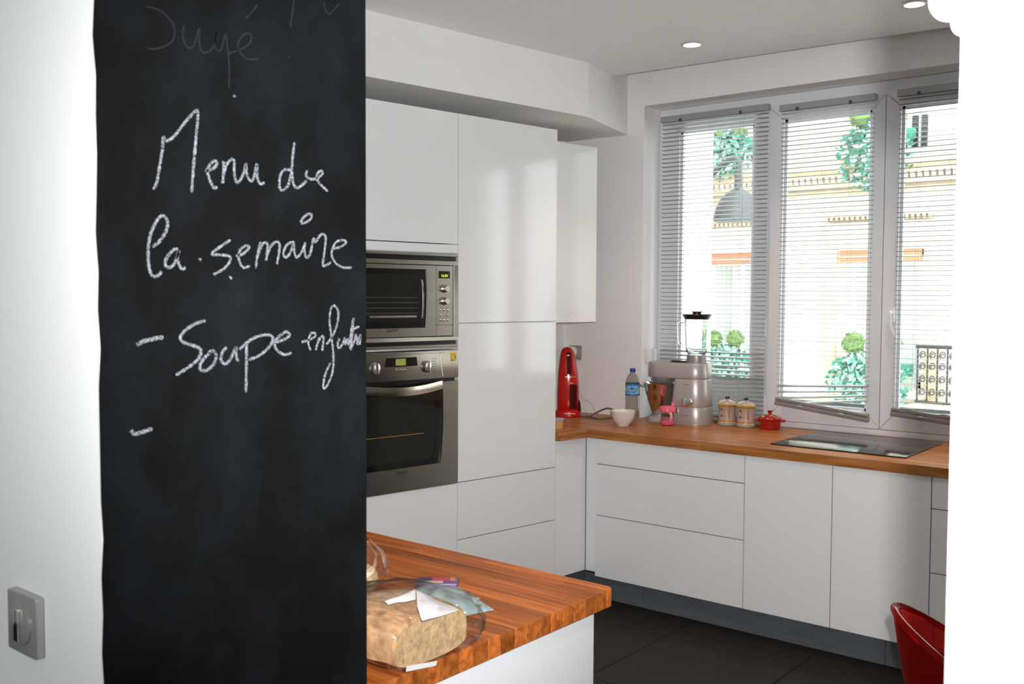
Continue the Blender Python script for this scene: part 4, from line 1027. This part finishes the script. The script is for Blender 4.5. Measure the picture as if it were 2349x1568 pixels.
# second bag partly behind the board
sb_ = empty('crinkled_bag', (-1.585, 1.425, ZW1)); tag(sb_, 'shiny crinkled clear bag at the chalkboard edge, left of the loaf', 'bag')
rings = []
for k in range(10):
    f = k/9; rad = .056*math.sin(PI*(.12+.80*f))+.010
    rings.append([(rad*math.cos(2*PI*i/24)*(1+.10*math.sin(i*3.1+k)), rad*1.0*math.sin(2*PI*i/24)*(1+.10*math.sin(i*2.3+k*1.7)), .002+.125*f) for i in range(24)])
MB().loft(rings).build('film', 'film', sb_)
MB().sphere((0, 0, .040), .044, 18, 10, (1, 1, .8)).build('contents', 'bread', sb_, smooth=True)

# ================================================================== RED TUB CHAIR
ch = empty('tub_chair', (-.560, 2.575, 0), .30); tag(ch, 'translucent red plastic tub chair beside the near wall edge', 'chair')
R0 = .245; n = 56; lv = 14; outer = []
def rimz(a):   # a = 0 is the front (local +x), back at pi
    return .50+.230*(0.5-0.5*math.cos(a))**1.5
seat_z = .43
for j in range(lv+1):
    ring = []
    for i in range(n):
        a = 2*PI*i/n; zt = rimz(a); z = .37+(zt-.37)*j/lv; f = (z-.37)/.40
        r = .165+(R0-.165)*min(1, f)**.75
        ring.append((r*math.cos(a), r*math.sin(a)*.72, z))
    outer.append(ring)
inner = [[(p_[0]*(1-.010/R0*1.6), p_[1]*(1-.010/R0*1.6), p_[2]+(.0 if j else .012)) for p_ in r] for j, r in enumerate(outer)]
shell = MB().loft(outer+inner[::-1], cap=False)
shell.add([(0, 0, .37)]+outer[0], [(0, i+1, (i+1) % n+1) for i in range(n)])
shell.build('shell', 'redglass', ch, smooth=True, angle=70)
MB().tube([(q[0]*.985, q[1]*.985, q[2]) for q in outer[-1]], .0085, 10, True).build('rim', 'redglass', ch, smooth=True)
MB().lathe([(.001, .425), (.150, .425), (.172, .430), (.172, .442), (.150, .450), (.001, .450)], 40, cap=False).build('seat', 'redglass', ch, smooth=True)
for sx, sy in ((1, 1), (1, -1), (-1, 1), (-1, -1)):
    MB().tube([(sx*.10, sy*.10, .372), (sx*.16, sy*.16, .012)], [.016, .011], 12).build('leg', 'redglass', ch, smooth=True)

# ================================================================== OUTSIDE: ACROSS THE STREET
YO = 13.0
struct(MB().box((-22, 5.0, -4.7), (14, 13.0, -4.5)).build('ground_street', 'asphalt'), 'street below')
fb = empty('stone_building', (-5, YO, -4.5)); tag(fb, 'pale cream stone building with carved cornices across the street', 'building')
def F(px, py, d=0.0): q = fac(px, py, YO-d); return q.x+5, q.z+4.5
def fbox(x0, x1, z0, z1, d0, d1): return (x0+5, -d0, z0+4.5), (x1+5, -d1, z1+4.5)
wins = [(-6.95, -5.98, .35, 2.15), (-4.85, -3.80, .35, 2.15), (-6.95, -5.98, 3.40, 5.3), (-4.85, -3.80, 3.40, 5.3), (-2.6, -1.5, .35, 2.15), (-2.6, -1.5, 3.40, 5.3), (-9.1, -8.1, .35, 2.15), (-9.1, -8.1, 3.4, 5.3)]
# wall as strips around the window openings
xs_ = sorted({-18.0, 9.0} | {w[0] for w in wins} | {w[1] for w in wins})
wallm = MB()
for i in range(len(xs_)-1):
    a, b = xs_[i], xs_[i+1]
    ops = sorted([(w[2], w[3]) for w in wins if w[0] <= a+1e-6 and w[1] >= b-1e-6])
    z = -4.5
    for (c, d) in ops: wallm.box(*fbox(a, b, z, c, 0, -.5)); z = d
    wallm.box(*fbox(a, b, z, 7.5, 0, -.5))
wallm.build('wall', 'stone', fb)
for wi, (a, b, c, d) in enumerate(wins):
    f_ = MB().box(*fbox(a, a+.07, c, d, -.14, -.2)).box(*fbox(b-.07, b, c, d, -.14, -.2)).box(*fbox(a, b, d-.07, d, -.14, -.2)).box(*fbox(a, b, c, c+.08, -.14, -.2)).box(*fbox((a+b)/2-.05, (a+b)/2+.05, c, d, -.13, -.2)).build('window', 'fwhite', fb)
    m_ = (a+b)/2
    for u, v in ((a+.07, m_-.05), (m_+.05, b-.07)):
        MB().box(*fbox(u, v, c+.08, d-.07, -.17, -.18)).build('window_pane', 'pane', f_)
    cu_ = MB()
    for u, v in ((a+.08, m_-.06), (m_+.06, b-.08)):
        k = 14; pts = [(u+(v-u)*i/k, .28+.02*math.sin(i*2.0)) for i in range(k+1)]
        vs = [(x+5, y_, c+4.5+.05) for x, y_ in pts]+[(x+5, y_, d+4.5-.05) for x, y_ in pts]+[(x+5, y_+.01, c+4.5+.05) for x, y_ in pts]+[(x+5, y_+.01, d+4.5-.05) for x, y_ in pts]
        K = k+1; cu_.add(vs, [(i, i+1, K+i+1, K+i) for i in range(k)]+[(2*K+i, 3*K+i, 3*K+i+1, 2*K+i+1) for i in range(k)])
    cu_.build('curtain', 'curtain', f_, smooth=True)
    # carved jamb strips and the little pediment
    if c < 1:
        for u in (a-.21, b+.05):
            MB().box(*fbox(u, u+.16, c-.3, d+.30, .07, -.01)).build('carved_jamb', 'stone2', fb, bevel=.02, bseg=1)
        pd = MB().box(*fbox(a-.30, b+.30, d+.52, d+.60, .26, -.01)).box(*fbox(a-.24, b+.24, d+.44, d+.52, .16, -.01)).box(*fbox(a-.20, b+.20, d+.28, d+.36, .08, -.01)).build('window_cornice', 'stone', fb)
        den = MB()
        for k in range(int((b-a+.4)/.07)): den.box(*fbox(a-.2+k*.07, a-.2+k*.07+.035, d+.385, d+.44, .13, -.01))
        den.build('dentil_row', 'stone2', pd)
        aw = MB().box(*fbox(a+.0, b-.0, 1.99, 2.155, .10, .06)).build('awning', 'awning', fb)
        MB().box(*fbox(a+.0, b-.0, 2.15, 2.17, .12, .04)).box(*fbox(a+.0, b-.0, 1.975, 1.99, .12, .05)).box(*fbox(a+.0, b-.0, 2.055, 2.065, .105, .05)).build('awning_edge', 'awnw', aw)
    # sill with brackets
    MB().box(*fbox(a-.12, b+.12, c-.10, c, .30, -.01)).build('sill', 'stone', fb)
# long floor cornice with dentils
co = MB().box(*fbox(-18, 9, 3.20, 3.30, .34, -.01)).box(*fbox(-18, 9, 3.12, 3.20, .22, -.01)).box(*fbox(-18, 9, 2.98, 3.05, .14, -.01)).box(*fbox(-18, 9, 2.90, 2.95, .06, -.01)).build('cornice', 'stone2', fb)
den = MB()
for k in range(110): den.box(*fbox(-9.2+k*.085, -9.2+k*.085+.045, 3.05, 3.12, .20, -.01))
den.build('dentil_row', 'stone', co)
for z in (.10, -.6): MB().box(*fbox(-18, 9, z, z+.05, .05, -.01)).build('string_course', 'stone2', fb)
for x in (-5.62, -3.1, -7.6): MB().box(*fbox(x, x+.10, -.4, 2.88, .035, -.01)).build('pilaster_strip', 'stone', fb)
# white flank wall on the left, nearer
fk = empty('white_house', (-7, 11, -4.5)); tag(fk, 'bright white rendered house end at the left of the window view', 'building')
MB().prism([(-8, -2.0), (2.30, -2.0), (-.15, 1.6), (-8, 1.6)], 0, 12).build('wall', 'flank', fk)

def leafmesh(c, n, half, size, flat=1.0, seed=1, ball=False):
    rnd = random.Random(seed); mb = MB()
    for k in range(n):
        if ball:
            d = Vector((rnd.gauss(0, 1), rnd.gauss(0, 1), rnd.gauss(0, 1))).normalized(); q = Vector((d.x*half[0], d.y*half[1], d.z*half[2])); nr = (d+Vector((rnd.gauss(0, .4), rnd.gauss(0, .4), rnd.gauss(0, .4)))).normalized()
        else:
            d = Vector((rnd.uniform(-1, 1), rnd.uniform(-1, 1), rnd.uniform(-1, 1)))
            while d.length > 1.05: d = Vector((rnd.uniform(-1, 1), rnd.uniform(-1, 1), rnd.uniform(-1, 1)))
            q = Vector((d.x*half[0], d.y*half[1], d.z*half[2])); nr = Vector((rnd.gauss(0, .7), -1, rnd.gauss(.4, .6))).normalized()
        u = nr.orthogonal().normalized(); u.rotate(Matrix.Rotation(rnd.uniform(0, 6.3), 3, nr)); v = nr.cross(u); s = size*rnd.uniform(.6, 1.3); q = q+Vector(c)
        mb.add([q-u*s, q-v*s*.55+nr*s*.1, q+u*s, q+v*s*.55+nr*s*.1], [(0, 1, 2, 3)])
    return mb
def plantbox(x0, x1, z, zdrop, balls, label, seed):
    xm = (x0+x1)/2; e = empty('window_box_plant', (xm, YO-.24, z)); tag(e, label, 'plant')
    hw = (x1-x0)/2
    MB().box((-hw*.95, -.05, -.02), (hw*.95, .09, .10)).build('planter', 'leaf', e)
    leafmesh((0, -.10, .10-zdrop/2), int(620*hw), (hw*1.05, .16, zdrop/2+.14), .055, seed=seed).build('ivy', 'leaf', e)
    leafmesh((0, -.16, .10-zdrop/2), int(420*hw), (hw*1.05, .16, zdrop/2+.12), .05, seed=seed+9).build('ivy_highlights', 'leaf2', e)  # pale leaf colour stands in for highlights on the ivy
    for i, (bx, bz, br_) in enumerate(balls):
        b = MB().sphere((bx-xm, -.02, bz-z), br_*.88, 18, 12).build('topiary_ball', 'leaf3', e, smooth=True)
        leafmesh((bx-xm, -.02, bz-z), 260, (br_, br_, br_), .022, seed=seed+i, ball=True).build('ball_leaves', 'leaf3', b)
plantbox(-6.75, -6.02, .62, .42, [(-6.61, .92, .125), (-6.26, .93, .125)], 'ivy window box with two clipped balls on the lower left window opposite', 3)
plantbox(-6.75, -6.02, 3.62, .42, [(-6.53, 3.80, .115), (-6.26, 3.82, .125)], 'ivy window box with two clipped balls on the upper left window opposite', 13)
plantbox(-4.88, -3.82, .58, .52, [(-4.58, .93, .15), (-4.10, .92, .14)], 'ivy window box with clipped balls on the lower right window opposite', 23)
plantbox(-4.80, -3.86, 3.55, .62, [(-4.53, 3.86, .16), (-4.12, 3.80, .15)], 'tall ivy window box with clipped balls on the upper right window opposite', 33)
# wrought-iron balcony
ir = empty('iron_railing', (-2.95, YO-.45, .20)); tag(ir, 'black wrought-iron balcony railing with scrolls across the street', 'railing')
MB().box((-.78, -.02, .70), (.78, .02, .74)).build('top_bar', 'iron', ir); MB().box((-.78, -.02, .02), (.78, .02, .05)).build('bottom_bar', 'iron', ir)
for k in range(14):
    x = -.76+k*.117; MB().box((x-.010, -.010, .05), (x+.010, .010, .70)).build('baluster', 'iron', ir)
for k in range(13):
    x = -.70+k*.117
    for zc in (.16, .32, .48, .62):
        pts = [(x+(.012+.030*t/14)*math.cos(t*.75), 0, zc+(.012+.042*t/14)*math.sin(t*.75)) for t in range(15)]
        MB().tube(pts, .008, 5).build('scroll', 'iron', ir)
MB().box((-.85, -.15, -.12), (.85, .44, .0)).build('balcony_slab', 'stone', ir)
# dark shutters on the upper right window
q = fac(2092, 350, YO-.05)
sh = empty('window_shutters', (q.x, YO-.05, q.z)); tag(sh, 'dark slatted panels behind the upper right ivy opposite', 'shutter')
for u in (.04, .155):
    f_ = MB().box((u-.035, -.04, 0), (u+.035, 0, .46)).build('shutter_leaf', 'iron', sh)
    for k in range(6): MB().box((u-.03, -.05, .03+k*.07), (u+.03, -.04, .06+k*.07)).build('louvre', 'darkfit', f_)
# street lamp
q = fac(1692, 508, 9.7)
sl = empty('street_lamp', (q.x, 9.7, q.z)); tag(sl, 'silver dome street lamp hanging on a curved arm outside the left window', 'street lamp')
MB().lathe([(.255, .0), (.262, .006), (.255, .07), (.235, .15), (.19, .24), (.13, .305), (.06, .345), (.045, .36), (.045, .42), (.001, .425)], 48).build('dome', 'zinc', sl, smooth=True)
MB().lathe([(.040, .42), (.040, .56), (.030, .58)], 20).build('neck', 'darkfit', sl, smooth=True)
MB().tube(smooth_path([(0, 0, .57), (.0, 0, .63), (-.06, 0, .68), (-.18, 0, .63), (-.30, 0, .53), (-.42, 0, .42)], 8), .032, 12).build('arm', 'zinc', sl, smooth=True)
